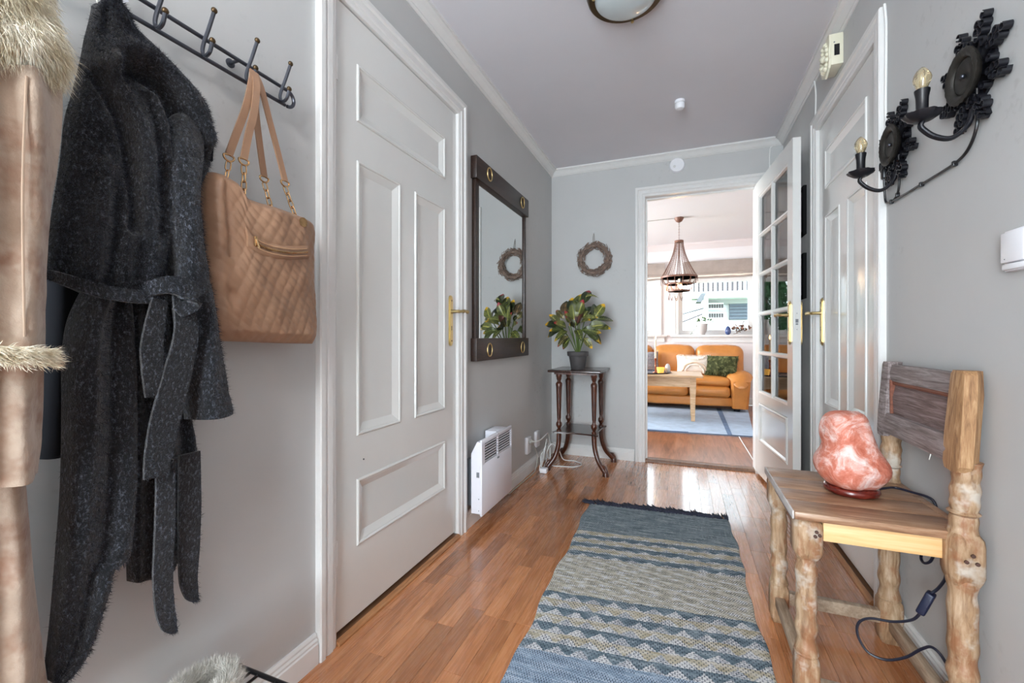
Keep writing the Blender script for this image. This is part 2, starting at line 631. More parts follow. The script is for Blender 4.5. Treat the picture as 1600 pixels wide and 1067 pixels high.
M_FUR = mat_fur('cream_fur', srgb(222, 208, 176), srgb(243, 235, 214), srgb(252, 247, 234))
M_FURG = mat_fur('grey_fur', srgb(170, 164, 154), srgb(206, 202, 194), srgb(226, 222, 216))
M_FURGREEN = mat_fur('green_shag', srgb(40, 44, 22), srgb(72, 76, 42), srgb(126, 126, 84))
M_BAG = plain('tan_quilted_leather', srgb(156, 121, 96), .42, var=.12, vscale=14, bump=.25, bscale=140, spec=.4)
M_BAGD = plain('tan_leather_strap', srgb(158, 122, 96), .5, var=.1, vscale=20)
M_STITCH = plain('tan_stitch', srgb(206, 166, 128), .6)
M_TAPE = plain('hanger_loop_tape', srgb(216, 212, 206), .7)
M_SOFA = plain('orange_leather', srgb(198, 129, 62), .36, var=.16, vscale=5, bump=.25, bscale=30, bdist=.006)
M_POT = plain('dark_clay_pot', srgb(74, 70, 70), .7, var=.2, vscale=18, bump=.2, bscale=50)
M_SOIL = plain('soil', srgb(40, 32, 26), .95)
M_STEM = plain('plant_stem', srgb(92, 112, 54), .6)
M_TWIG = plain('dry_twigs', srgb(134, 114, 102), .85, var=.45, vscale=40, bump=.5, bscale=120)
M_TWINE = plain('hanger_twine', srgb(150, 146, 140), .8)
M_SALTBASE = wood('salt_lamp_wood', srgb(62, 16, 12), srgb(96, 30, 22), srgb(124, 46, 34), (2, 2, 12), 10, .25, coat=.5)

def mat_salt():
    t = NT('pink_rock_salt')
    f = t.noise(t.coord(), 16, 8, .68, .9)
    c = t.ramp(f, [(.36, srgb(190, 98, 74)), (.48, srgb(210, 128, 106)), (.56, srgb(228, 178, 166)), (.66, srgb(242, 220, 214))])
    t.set(Base_Color=c, Roughness=.5, Subsurface_Weight=.1, Subsurface_Radius=(.04, .015, .01), Subsurface_Scale=.5)
    t.bump(t.noise(t.coord(), 30, 7, .65), .9, .010)
    return t.m
M_SALT = mat_salt()

def mat_croton():
    t = NT('croton_leaf')
    tc = t.n('ShaderNodeTexCoord')
    sp = t.n('ShaderNodeSeparateXYZ')
    t.l(tc.outputs['Object'], sp.inputs[0])
    oi = t.n('ShaderNodeObjectInfo')
    ax = t.math('ABSOLUTE', sp.outputs[0])
    # veins: herring-bone stripes off a pale midrib
    ph = t.math('SUBTRACT', t.math('MULTIPLY', sp.outputs[1], 420), t.math('MULTIPLY', ax, 420))
    st = t.math('SINE', ph)
    mid = t.math('LESS_THAN', ax, .0028)
    vein = t.math('MAXIMUM', t.ramp(st, [(.55, (0, 0, 0, 1)), (.85, (1, 1, 1, 1))]), mid)
    nz_ = t.noise(t.coord(rand=11.0), 40, 3, .6)
    vein = t.math('MULTIPLY', vein, t.ramp(nz_, [(.35, (.25, .25, .25, 1)), (.6, (1, 1, 1, 1))]))
    base = t.ramp(oi.outputs['Random'], [(0, srgb(16, 24, 18)), (.45, srgb(30, 46, 26)), (.75, srgb(52, 70, 34)), (1, srgb(30, 20, 24))])
    vcol = t.ramp(oi.outputs['Random'], [(0, srgb(60, 84, 46)), (.3, srgb(150, 160, 78)), (.5, srgb(200, 200, 96)), (.85, srgb(220, 212, 130)), (1, srgb(150, 40, 56))])
    c = t.mix(vein, base, vcol)
    tipf = t.ramp(t.math('ADD', sp.outputs[1], t.math('MULTIPLY', nz_, .03)), [(.130, (0, 0, 0, 1)), (.150, (1, 1, 1, 1))])
    r2 = t.math('FRACT', t.math('MULTIPLY', oi.outputs['Random'], 7.31))
    tipc = t.ramp(r2, [(0, srgb(226, 176, 40)), (.45, srgb(226, 160, 40)), (.46, srgb(170, 36, 58)), (.62, srgb(170, 36, 58)), (.64, srgb(40, 52, 32))], 'CONSTANT')
    c = t.mix(tipf, c, tipc)
    t.set(Base_Color=c, Roughness=.35)
    return t.m
M_LEAF = mat_croton()

def mat_rug():
    """rag rug: slate, white and ochre weft bands with saw-tooth motifs; local y runs along the rug"""
    t = NT('rag_rug_weave')
    tc = t.n('ShaderNodeTexCoord')
    sp = t.n('ShaderNodeSeparateXYZ')
    t.l(tc.outputs['Object'], sp.inputs[0])
    X, Y = sp.outputs[0], sp.outputs[1]
    wob = t.math('MULTIPLY', t.math('SUBTRACT', t.noise(t.coord((9, 3, 1)), 1.0, 3), .5), .016)
    Yb = t.math('ADD', t.math('SUBTRACT', Y, t.math('MULTIPLY', t.math('ADD', X, .345), .105)), wob)
    slate, slate2, wh, oc, dk = srgb(124, 138, 148), srgb(112, 128, 138), srgb(218, 218, 218), srgb(192, 184, 164), srgb(50, 58, 74)
    def band_set(y_hi, pitch, amp, first_ochre):
        p = t.math('DIVIDE', t.math('SUBTRACT', y_hi, Yb), pitch)
        idx = t.math('FLOOR', p)
        fr = t.math('FRACT', p)
        odd = t.math('MODULO', idx, 2.0)
        if first_ochre:
            odd = t.math('SUBTRACT', 1.0, odd)
        xs = t.math('FRACT', t.math('ADD', t.math('DIVIDE', X, .072), t.math('MULTIPLY', idx, .31)))
        tri = t.math('MULTIPLY', t.math('ABSOLUTE', t.math('SUBTRACT', xs, .5)), 2.0)
        jit = t.math('MULTIPLY', t.math('SUBTRACT', t.noise(t.coord((1, 1, 1)), 70, 2), .5), .35)
        main = t.math('LESS_THAN', fr, t.math('ADD', t.math('ADD', 1 - amp, jit), t.math('MULTIPLY', tri, amp)))
        vary = t.noise(t.coord((16, 60, 1)), 1.0, 3, .6)
        blue = t.ramp(vary, [(.34, srgb(88, 104, 114)), (.5, slate2), (.66, srgb(150, 162, 170))])
        och = t.ramp(vary, [(.34, srgb(172, 162, 136)), (.5, oc), (.64, srgb(212, 208, 200))])
        col = t.mix(odd, blue, och)
        line = t.math('LESS_THAN', t.math('FRACT', t.math('ADD', t.math('DIVIDE', Yb, .0082), t.math('MULTIPLY', t.math('SINE', t.math('MULTIPLY', X, 520)), .16))), .42)
        whl = t.mix(t.math('MULTIPLY', line, .62), wh, srgb(84, 98, 120))
        return t.mix(main, whl, col)
    lower = band_set(.041, .0473, .75, False)
    upper = band_set(.609, .0443, .45, True)
    n1 = t.noise(t.coord((22, 90, 1)), 1.0, 3, .6)
    midc = t.ramp(n1, [(.36, srgb(170, 166, 154)), (.5, srgb(202, 196, 180)), (.62, srgb(222, 224, 226))])
    solid = t.ramp(t.noise(t.coord((10, 120, 1)), 1.0, 3, .6), [(.35, srgb(122, 142, 162)), (.5, srgb(152, 170, 190)), (.66, srgb(186, 198, 212))])
    far = t.ramp(t.noise(t.coord((8, 110, 1)), 1.0, 3, .6), [(.35, srgb(104, 118, 124)), (.5, srgb(132, 144, 150)), (.68, srgb(168, 176, 180))])
    c = t.mix(t.math('GREATER_THAN', Yb, -.29), solid, lower)
    c = t.mix(t.math('GREATER_THAN', Yb, .041), c, midc)
    c = t.mix(t.math('GREATER_THAN', Yb, .343), c, upper)
    c = t.mix(t.math('GREATER_THAN', Yb, .609), c, far)
    # dark warp ticks showing through in a staggered lattice, denser in the plain zones
    def ticks(px, py, cov):
        row = t.math('FLOOR', t.math('DIVIDE', Y, py))
        off = t.math('MULTIPLY', t.math('MODULO', t.math('ABSOLUTE', row), 2.0), .5)
        cell = t.math('FRACT', t.math('ADD', t.math('DIVIDE', X, px), off))
        fy = t.math('FRACT', t.math('DIVIDE', Y, py))
        return t.math('MULTIPLY', t.math('LESS_THAN', cell, cov), t.math('LESS_THAN', fy, .72))
    coarse = ticks(.0135, .0088, .30)
    fine = ticks(.0085, .0070, .44)
    inmid = t.math('MULTIPLY', t.math('GREATER_THAN', Yb, .041), t.math('LESS_THAN', Yb, .343))
    solidz = t.math('LESS_THAN', Yb, -.29)
    dense = t.math('MAXIMUM', inmid, solidz)
    tk = t.math('ADD', t.math('MULTIPLY', coarse, t.math('SUBTRACT', 1.0, dense)), t.math('MULTIPLY', fine, dense))
    tk = t.math('MULTIPLY', tk, t.ramp(t.noise(t.coord((1, 1, 1)), 45, 2), [(.30, (.2, .2, .2, 1)), (.5, (.9, .9, .9, 1))]))
    c = t.mix(t.math('MULTIPLY', tk, .85), c, dk)
    t.set(Base_Color=c, Roughness=.95)
    t.b.inputs['Specular IOR Level'].default_value = .1
    return t.m
M_RUG = mat_rug()
M_FRINGE = plain('navy_fringe_yarn', srgb(44, 46, 62), .95)
M_LRUG = plain('pale_blue_rug', srgb(166, 184, 204), .95, var=.14, vscale=9, bump=.6, bscale=200)
M_LRUGD = plain('dark_blue_rug_stripe', srgb(94, 116, 146), .95, var=.2, vscale=14, bump=.6, bscale=200)
M_LINEN = plain('greige_linen_blind', srgb(160, 148, 140), .9, var=.14, vscale=6, bump=.3, bscale=160)
M_CUSH = plain('cream_cotton', srgb(232, 222, 208), .9, var=.06, vscale=14, bump=.5, bscale=120)
M_CUSHB = plain('beige_yarn', srgb(214, 190, 166), .95, bump=.6, bscale=200)
M_CUSHG = plain('grey_check_cotton', srgb(150, 146, 150), .9, var=.4, vscale=60)
M_WAX = plain('candle_wax', srgb(238, 222, 196), .5, sss=.4)
M_FLAME = plain('candle_flame', (1, .6, .2, 1), .5, emit=(1, .62, .22, 1), estr=22)
M_AMBER = plain('amber_glass_lit', srgb(232, 168, 60), .2, emit=(1, .55, .12, 1), estr=.8)
M_LAMPON = plain('lit_bulb', (1, .75, .4, 1), .4, emit=(1, .62, .3, 1), estr=30)
M_RUST = plain('rusty_beads', srgb(122, 84, 68), .45, metal=.2, var=.3, vscale=40)
M_CERAM = plain('white_ceramic', srgb(196, 194, 192), .3)
M_BLUEG = plain('blue_glass_egg', srgb(70, 86, 130), .25)
M_DRIED = plain('dried_leaves', srgb(120, 86, 70), .85, var=.4, vscale=30)
M_IVY = plain('ivy_leaves', srgb(96, 128, 74), .6, var=.3, vscale=30)
# outdoors
M_SIDING = plain('white_house_siding', srgb(210, 214, 216), .7)
M_RAIL = plain('balcony_rail_grey', srgb(62, 58, 60), .7)
M_SHUT = plain('grey_blue_shutter', srgb(52, 64, 76), .6)
M_ROOF = plain('grey_roof', srgb(96, 100, 104), .8)
M_HEDGE = plain('conifer_green', srgb(42, 82, 44), .8, var=.4, vscale=6)
M_GROUND = plain('outside_ground', srgb(150, 152, 148), .9)
M_LAWN = plain('lawn', srgb(88, 112, 66), .9, var=.3, vscale=3)
# ------------------------------------------------------------------ the setting
XL, XR, YE, YB, ZC = -1.05, 0.675, 3.60, -1.62, 2.425
LX0, LX1, LY0, LY1 = -3.1, 2.3, 3.72, 7.15

def struct(name, mb, mat, label, cat, base=(0, 0, 0), **kw):
    o = mb.build(name, mat, None, base, **kw)
    return tag(o, label, cat, None, 'structure')

# --- hall floor: base slab and laminate strips laid along the hall
fl = MB()
fl.box(XL - .12, XR + .12, YB - .1, .55, -.06, 0)
fl.box(XL - .12, XR + .12, .55, YE + .12, -.06, -.006)
floor = struct('floor', fl, M_HFLOOR, 'glossy brown oak laminate strip floor of the hallway', 'floor')
SW = 1.74 / 27
def strip_mesh(L):
    m = MB()
    w, b = SW / 2 - .00025, .0006
    L = L / 2 - .00025
    vs = [(-w, -L, -.006), (w, -L, -.006), (w, L, -.006), (-w, L, -.006), (-w, -L, -b), (w, -L, -b), (w, L, -b), (-w, L, -b),
          (-w + b, -L + b, 0), (w - b, -L + b, 0), (w - b, L - b, 0), (-w + b, L - b, 0)]
    fs = [(0, 1, 5, 4), (1, 2, 6, 5), (2, 3, 7, 6), (3, 0, 4, 7), (4, 5, 9, 8), (5, 6, 10, 9), (6, 7, 11, 10), (7, 4, 8, 11), (8, 9, 10, 11)]
    m.add(vs, fs)
    return mesh_only(m, 'plank', M_PLANK, smooth=False)
_strips = {}
rp = random.Random(3)
for i in range(27):
    x = XL - .005 + SW * (i + .5)
    y = .55
    first = True
    while y < YE + .06 - .02:
        L = rp.choice([.28, .36, .42, .48, .56]) if not first else rp.choice([.2, .3, .4])
        first = False
        if y + L > YE + .06 - .12:
            L = round(YE + .06 - y, 3)
        key = round(L, 3)
        if key not in _strips:
            _strips[key] = strip_mesh(key)
        inst(_strips[key], 'plank', floor, (x, y + L / 2, 0))
        y += L

# --- hall walls
D1Y0, D1Y1, D1Z = 1.085, 1.915, 2.12        # left door opening
D3Y0, D3Y1, D3Z = 1.985, 2.745, 2.105       # right door opening
OPX0, OPX1, OPZ = -0.275, 0.50, 2.115       # doorway to the living room

w = MB()
w.box(XL - .12, XL, YB, D1Y0, 0, ZC).box(XL - .12, XL, D1Y1, YE + .12, 0, ZC).box(XL - .12, XL, D1Y0, D1Y1, D1Z, ZC)
w.box(XL - .12, XL - .08, D1Y0, D1Y1, 0, D1Z)
struct('wall_left', w, M_WALL, 'grey painted wall with the coat rack, white door and mirror', 'wall', smooth=False)
w = MB()
w.box(XR, XR + .12, YB, D3Y0, 0, ZC).box(XR, XR + .12, D3Y1, YE + .12, 0, ZC).box(XR, XR + .12, D3Y0, D3Y1, D3Z, ZC)
w.box(XR + .08, XR + .12, D3Y0, D3Y1, 0, D3Z)
struct('wall_right', w, M_WALL, 'grey painted wall with black sconces behind the wooden chair', 'wall', smooth=False)
w = MB()
w.box(XL, OPX0 - .02, YE, YE + .12, 0, ZC).box(OPX1 + .02, XR, YE, YE + .12, 0, ZC).box(OPX0 - .02, OPX1 + .02, YE, YE + .12, OPZ + .02, ZC)
struct('wall_end', w, M_WALL, 'grey end wall with the twig wreath and the open doorway', 'wall', smooth=False)
BX0, BX1, BZ0, BZ1 = -.98, .06, .12, 2.22
w = MB()
w.box(XL, BX0, YB - .12, YB, 0, ZC).box(BX1, XR, YB - .12, YB, 0, ZC)
w.box(BX0, BX1, YB - .12, YB, BZ1, ZC).box(BX0, BX1, YB - .12, YB, 0, BZ0)
struct('wall_back', w, M_WALL, 'grey entrance wall with glazed front behind the camera', 'wall', smooth=False)
struct('ceiling', MB().box(XL - .12, XR + .12, YB - .12, YE + .06, ZC, ZC + .1), M_CEIL, 'plain pale ceiling of the hallway', 'ceiling', smooth=False)

def glazed(name, label, x0, x1, z0, z1, y, cols, rows, fw=.05, dp=.06, mun=.03, mat=M_TRIM):
    t = thing(name, label, 'window', ((x0 + x1) / 2, y, z0), None, 'structure')
    def fn(a, z, d): return (a, y - d, z)
    f = MB()
    f.box(x0, x0 + fw, y - dp / 2, y + dp / 2, z0, z1).box(x1 - fw, x1, y - dp / 2, y + dp / 2, z0, z1)
    f.box(x0 + fw, x1 - fw, y - dp / 2, y + dp / 2, z1 - fw, z1).box(x0 + fw, x1 - fw, y - dp / 2, y + dp / 2, z0, z0 + fw)
    f.build('window_frame', mat, t, smooth=False)
    iw, ih = (x1 - x0 - 2 * fw), (z1 - z0 - 2 * fw)
    for i in range(1, cols):
        xx = x0 + fw + iw * i / cols
        MB().box(xx - mun / 2, xx + mun / 2, y - dp / 3, y + dp / 3, z0 + fw, z1 - fw).build('mullion', mat, t, smooth=False)
    for j in range(1, rows):
        zz = z0 + fw + ih * j / rows
        MB().box(x0 + fw, x1 - fw, y - dp / 3.5, y + dp / 3.5, zz - mun / 2, zz + mun / 2).build('glazing_bar', mat, t, smooth=False)
    MB().box(x0 + fw * .6, x1 - fw * .6, y - .002, y + .002, z0 + fw * .6, z1 - fw * .6).build('glass_pane', M_GLASS, t, smooth=False)
    return t
glazed('window_3', 'white framed glazed entrance front behind the camera', BX0, BX1, BZ0, BZ1, YB - .06, 2, 2)  # assumed glazing, added so fill light can enter from behind

# --- crown moulding, base boards
CROWN = [(0, .05), (.006, .05), (.012, .044), (.016, .044), (.03, .03), (.036, .022), (.046, .016), (.05, .012), (.058, .012), (.058, 0), (0, 0)]
def crown_run(name, label, fn, h0, h1):
    m = MB()
    m.prism(CROWN, fn, h0, h1)
    struct(name, m, M_TRIM, label, 'moulding', angle=20)
crown_run('trim_1', 'white crown moulding above the left wall', lambda a, b, h: (XL + a, h, ZC - b), YB, YE)
crown_run('trim_2', 'white crown moulding above the right wall', lambda a, b, h: (XR - a, h, ZC - b), YB, YE)
crown_run('trim_3', 'white crown moulding above the end wall doorway', lambda a, b, h: (h, YE - a, ZC - b), XL + .012, XR - .012)
BASE = [(0, 0), (.016, 0), (.016, .062), (.013, .066), (.013, .072), (.009, .078), (.009, .084), (.005, .092), (0, .092)]
def base_run(name, label, runs):
    m = MB()
    for fn, h0, h1 in runs:
        m.prism(BASE, fn, h0, h1)
    struct(name, m, M_TRIM, label, 'baseboard', angle=20)
fL = lambda a, b, h: (XL + a, h, b)
fR = lambda a, b, h: (XR - a, h, b)
fE = lambda a, b, h: (h, YE - a, b)
base_run('baseboard_left', 'white baseboard under the coats and the heater', [(fL, YB, 1.012), (fL, 1.988, YE)])
base_run('baseboard_right', 'white baseboard along the right wall behind the chair', [(fR, YB, 1.908), (fR, 2.822, YE)])
base_run('baseboard_end', 'white baseboard behind the plant table', [(fE, XL + .016, -.358), (fE, .585, XR - .016)])

# --- door casings (mitred, fluted)
CAS = [(0, -.07), (0, .010), (.008, .014), (.018, .014), (.022, .018), (.040, .018), (.044, .015), (.050, .015), (.056, .022), (.072, .022), (.076, .018), (.076, 0)]
def casing(name, label, a0, a1, z1, fn, inner=-.07):
    m = MB()
    m.sweep_rect([(0, inner)] + CAS[1:], a0, a1, 0, z1, fn, 'U')
    return struct(name, m, M_TRIM, label, 'door casing', angle=20)
fnL = lambda a, z, d: (XL + d, a, z)
fnR = lambda a, z, d: (XR - d, a, z)
fnE = lambda a, z, d: (a, YE - d, z)
casing('trim_4', 'white fluted casing around the closed door beside the handbag', D1Y0 + .006, D1Y1 - .006, D1Z - .006, fnL)
casing('trim_5', 'white casing around the door behind the salt lamp chair', D3Y0 + .006, D3Y1 - .006, D3Z - .006, fnR)
casing('trim_6', 'white fluted casing around the open living room doorway', OPX0, OPX1, OPZ, fnE, 0.0)
# lining of the doorway
m = MB().box(OPX0 - .02, OPX0, YE - .001, YE + .125, 0, OPZ + .02).box(OPX1, OPX1 + .02, YE - .001, YE + .125, 0, OPZ + .02).box(OPX0, OPX1, YE - .001, YE + .125, OPZ, OPZ + .02)
m.box(OPX0, OPX0 + .012, YE + .05, YE + .08, 0, OPZ).box(OPX0 + .012, OPX1, YE + .05, YE + .08, OPZ - .012, OPZ)
struct('trim_7', m, M_TRIM, 'white lining inside the living room doorway', 'door lining', smooth=False)
m = MB()
m.prism([(0, 0), (.005, .012), (.02, .018), (.09, .018), (.105, .012), (.11, 0)], lambda a, b, h: (h, YE + .005 + a, b), OPX0, OPX1)
struct('trim_8', m, M_THRESHD, 'dark wooden threshold strip in the living room doorway', 'threshold')
def threshold(name, label, y0, y1, fn):
    t = thing(name, label, 'threshold', fn(0, (y0 + y1) / 2, 0), None, 'structure')
    MB().prism([(-.07, 0), (.008, 0), (.008, .016), (-.07, .016)], lambda a, b, h: fn(a, h, b), y0, y1).build('sill_board', M_THRESHD, t, smooth=False)
    MB().prism([(.008, 0), (.024, 0), (.024, .006), (.018, .014), (.008, .017)], lambda a, b, h: fn(a, h, b), y0, y1).build('edge_strip', M_THRESH, t, smooth=False)
threshold('trim_9', 'oak threshold strip under the closed door on the left wall', D1Y0 + .006, D1Y1 - .006, lambda a, y, z: (XL + a, y, z))
threshold('trim_10', 'oak threshold strip under the right wall door', D3Y0 + .006, D3Y1 - .006, lambda a, y, z: (XR - a, y, z))

# --- panel doors
PMOULD = [(.0, .0), (.003, .006), (.010, .0075), (.016, .004), (.030, -.004), (.030, -.0045)]
def handle(parent, fn, a, z, out, lever_dir, mat=M_BRASS):
    """long back plate with a turned lever. fn(a, z, d)"""
    pl = MB()
    poly = []
    for k in range(13):
        th = PI * k / 12
        poly.append((.017 * math.cos(th), .105 + .019 * math.sin(th)))
    for k in range(13):
        th = PI + PI * k / 12
        poly.append((.017 * math.cos(th), -.105 + .019 * math.sin(th)))
    pl.prism([(p, q) for p, q in poly], lambda p, q, h: fn(a + p, z + q, out + h), 0, .004)
    pl.prism([(p * .72, q * .95) for p, q in poly], lambda p, q, h: fn(a + p, z + q, out + h), .004, .008)
    plate = pl.build('handle_plate', mat, parent, angle=30)
    zz = z + .045
    lv = MB()
    lv.tube([fn(a, zz, out + .006), fn(a, zz, out + .02), fn(a, zz, out + .045)], [.0105, .008, .0075], 12)
    pts = [fn(a, zz, out + .04), fn(a + lever_dir * .012, zz, out + .05), fn(a + lever_dir * .035, zz + .002, out + .052), fn(a + lever_dir * .06, zz + .004, out + .05), fn(a + lever_dir * .085, zz + .001, out + .05), fn(a + lever_dir * .102, zz - .004, out + .047)]
    lv.tube(catmull(pts, 5), [.0085, .0085, .009, .0085, .008, .0075, .007, .007, .0075, .008, .009, .0095, .0085, .0075, .007, .007, .007, .0075, .0085, .0095, .010, .009, .007, .005, .003, .002], 10)
    lv.build('lever', mat, plate)
    kh = MB()
    kh.prism([(-.003, -.012), (.003, -.012), (.002, .0), (.004, .006), (0, .010), (-.004, .006), (-.002, .0)], lambda p, q, h: fn(a + p, z - .035 + q, out + .008 + h), 0, .0006)
    kh.build('keyhole', M_BLACK, plate)
    for q in (.098, -.098):
        s = MB()
        s.prism([(.004 * math.cos(k * PI / 5), .004 * math.sin(k * PI / 5)) for k in range(10)], lambda p, r, h: fn(a + p, z + q + r, out + .008 + h), 0, .0015)
        s.build('screw', M_BRONZE, plate)

def panel_door(name, label, a0, a1, z1, fn, face, hinge_side, flip=False):
    """a0..a1 along the wall, face = proud distance of the leaf face"""
    g = .004
    t = thing(name, label, 'door', fn((a0 + a1) / 2, 0, 0), None, 'structure')
    leaf = MB()
    lo, hi = a0 + g, a1 - g
    p0, p1 = fn(lo, .03, face - .04), fn(hi, z1 - g, face)
    # leaf with real openings for its panels
    W = hi - lo
    s = .105
    cols = (lo + s, hi - s)
    mid = (lo + hi) / 2
    mu = .05
    panels = [(cols[0], cols[1], 1.75, 1.95), (cols[0], mid - mu, .655, 1.615), (mid + mu, cols[1], .655, 1.615), (cols[0], cols[1], .272, .505)]
    zs = [.03, .272, .505, .655, 1.615, 1.75, 1.95, z1 - g]
    ys = [lo, cols[0], mid - mu, mid + mu, cols[1], hi]
    def hole(ya, yb, za, zb):
        c = ((ya + yb) / 2, (za + zb) / 2)
        return any(p[0] < c[0] < p[1] and p[2] < c[1] < p[3] for p in panels)
    for i in range(len(ys) - 1):
        for j in range(len(zs) - 1):
            if not hole(ys[i], ys[i + 1], zs[j], zs[j + 1]):
                q0, q1 = fn(ys[i], zs[j], face - .04), fn(ys[i + 1], zs[j + 1], face)
                leaf.box(min(q0[0], q1[0]), max(q0[0], q1[0]), min(q0[1], q1[1]), max(q0[1], q1[1]), zs[j], zs[j + 1])
    leaf.build('door_leaf', M_DOOR, t, smooth=False)
    for (pa, pb, za, zb) in panels:
        m_ = MB()
        # moulding slopes inward from the panel edge, then the recessed field
        prof = [(0, -.001), (-.002, .004), (-.006, .0058), (-.010, .0045), (-.013, .0005), (-.015, .0005), (-.040, -.0105), (-.044, -.0105)]
        m_.sweep_rect(prof, pa, pb, za, zb, lambda a, z, d: fn(a, z, face + d), 'closed')
        pn = m_.build('panel_moulding', M_DOOR, t, angle=15)
        f_ = MB()
        f_.prism([(pa + .03, za + .03), (pb - .03, za + .03), (pb - .03, zb - .03), (pa + .03, zb - .03)], lambda a, z, h: fn(a, z, face + h), -.025, -.0104)
        f_.build('panel_field', M_DOOR, pn, smooth=False)
    ha = a0 + .003 if hinge_side < 0 else a1 - .003
    for zh in (1.872, .295):
        hb = MB()
        hb.tube([fn(ha, zh - .038, face + .007), fn(ha, zh + .038, face + .007)], .0075, 10)
        hb.tube([fn(ha, zh - .045, face + .007), fn(ha, zh - .038, face + .007)], .005, 8)
        hb.tube([fn(ha, zh + .038, face + .007), fn(ha, zh + .044, face + .007)], .006, 8)
        hb.build('hinge', M_TRIM, t)
    hx = hi - .052 if hinge_side < 0 else lo + .052
    handle(t, fn, hx, 1.078, face, hinge_side if flip else -hinge_side)
    return t
d1 = panel_door('door_1', 'closed white four-panel door between handbag and mirror', D1Y0 + .006, D1Y1 - .006, D1Z - .006, fnL, -.004, -1)
MB().ball(fnL(1.235, .565, -.003), .003, 8).build('nail_hole', M_BLACK, d1)
panel_door('door_3', 'closed white panel door on the right wall behind the chair', D3Y0 + .006, D3Y1 - .006, D3Z - .006, fnR, -.004, -1)

# --- open glazed door, hinged on the right of the doorway
HA, HB = Vector((.498, 3.592, 0)), Vector((.573, 2.812, 0))
_d = (HB - HA).normalized()
_nrm = Vector((_d.y, -_d.x, 0))              # towards the hall centre (-X)
if _nrm.x > 0:
    _nrm = -_nrm
LW = (HB - HA).length
def fnO(s, z, d):
    p = HA + _d * s + _nrm * d
    return (p.x, p.y, z)
t = thing('door_2', 'open white door with ten small glass panes above one panel', 'door', fnO(LW / 2, 0, -.02), None, 'structure')
gs0, gs1, gz0, gz1 = .085, .695, .605, 2.0
lf = MB()
def obox(mb, s0, s1, z0, z1, d0=-.04, d1=0.0):
    mb.prism([(s0, z0), (s1, z0), (s1, z1), (s0, z1)], lambda a, z, h: fnO(a, z, h), d0, d1)
obox(lf, 0, gs0, .025, OPZ - .006); obox(lf, gs1, LW, .025, OPZ - .006)
obox(lf, gs0, gs1, gz1, OPZ - .006); obox(lf, gs0, gs1, .535, gz0)
obox(lf, gs0, gs1, .025, .26)
lf.build('door_leaf', M_DOOR, t, smooth=False)
pw, ph = (gs1 - gs0), (gz1 - gz0) / 5
smid = (gs0 + gs1) / 2
for j in range(5):
    for i in range(2):
        sa, sb = (gs0, smid) if i == 0 else (smid, gs1)
        za = gz0 + ph * j
        pm = MB()
        obox(pm, sa + .01, sb - .01, za + .01, za + ph - .01, -.022, -.018)
        pn = pm.build('glass_pane', M_DOORGLASS, t, smooth=False)
        bd = MB()
        bd.sweep_rect([(0, -.028), (0, -.002), (-.010, -.004), (-.016, -.014), (-.016, -.028)], sa, sb, za, za + ph, fnO, 'closed')
        bd.build('glazing_bead', M_DOOR, pn, angle=15)
bars = MB()
for j in range(1, 5):
    b = MB(); obox(b, gs0, gs1, gz0 + ph * j - .006, gz0 + ph * j + .006, -.04, .001)
    b.build('glazing_bar', M_DOOR, t, smooth=False)
b = MB(); obox(b, smid - .006, smid + .006, gz0, gz1, -.04, .0005)
b.build('glazing_bar', M_DOOR, t, smooth=False)
pm = MB()
pm.sweep_rect([(0, -.001), (0, .004), (-.008, .008), (-.016, .005), (-.024, -.006), (-.05, -.002), (-.05, -.006)], gs0 + .03, gs1 + .005, .262, .533, fnO, 'closed')
pmo = pm.build('panel_moulding', M_DOOR, t, angle=15)
b = MB(); obox(b, gs0, gs1, .26, .535, -.038, -.0065)
b.build('panel_field', M_DOOR, pmo, smooth=False)
b = MB(); obox(b, gs0 + .075, gs1 - .04, .305, .49, -.0065, -.0025)
b.build('panel_field', M_DOOR, pmo, smooth=False)
handle(t, fnO, LW - .045, 1.078, 0.0, -1)
handle(t, fnO, LW - .045, 1.078, -.056, -1)
# lock face on the door edge
def fnEdge(p, q, h):
    c = HB + _d * h + _nrm * (-.02 + p)
    return (c.x, c.y, q)
lk = MB(); lk.prism([(-.010, 1.035), (.010, 1.035), (.010, 1.165), (-.010, 1.165)], fnEdge, 0, .0012)
lkp = lk.build('lock_plate', M_DOOR, t, smooth=False)
lk = MB(); lk.prism([(-.007, 1.078), (.007, 1.078), (.007, 1.098), (-.007, 1.098)], fnEdge, 0, .003)
lk.build('latch', M_GREY, lkp, smooth=False)
lk = MB(); lk.prism([(-.006, 1.066), (.006, 1.066), (.006, 1.074), (-.006, 1.074)], fnEdge, 0, .002)
lk.build('bolt', M_GREY, lkp, smooth=False)
for zz in (1.04, 1.13):
    s = MB(); s.prism([(.0025 * math.cos(k), .0025 * math.sin(k) + zz) for k in [i * PI / 4 for i in range(8)]], fnEdge, .001, .002)
    s.build('screw', M_GREY, lkp)

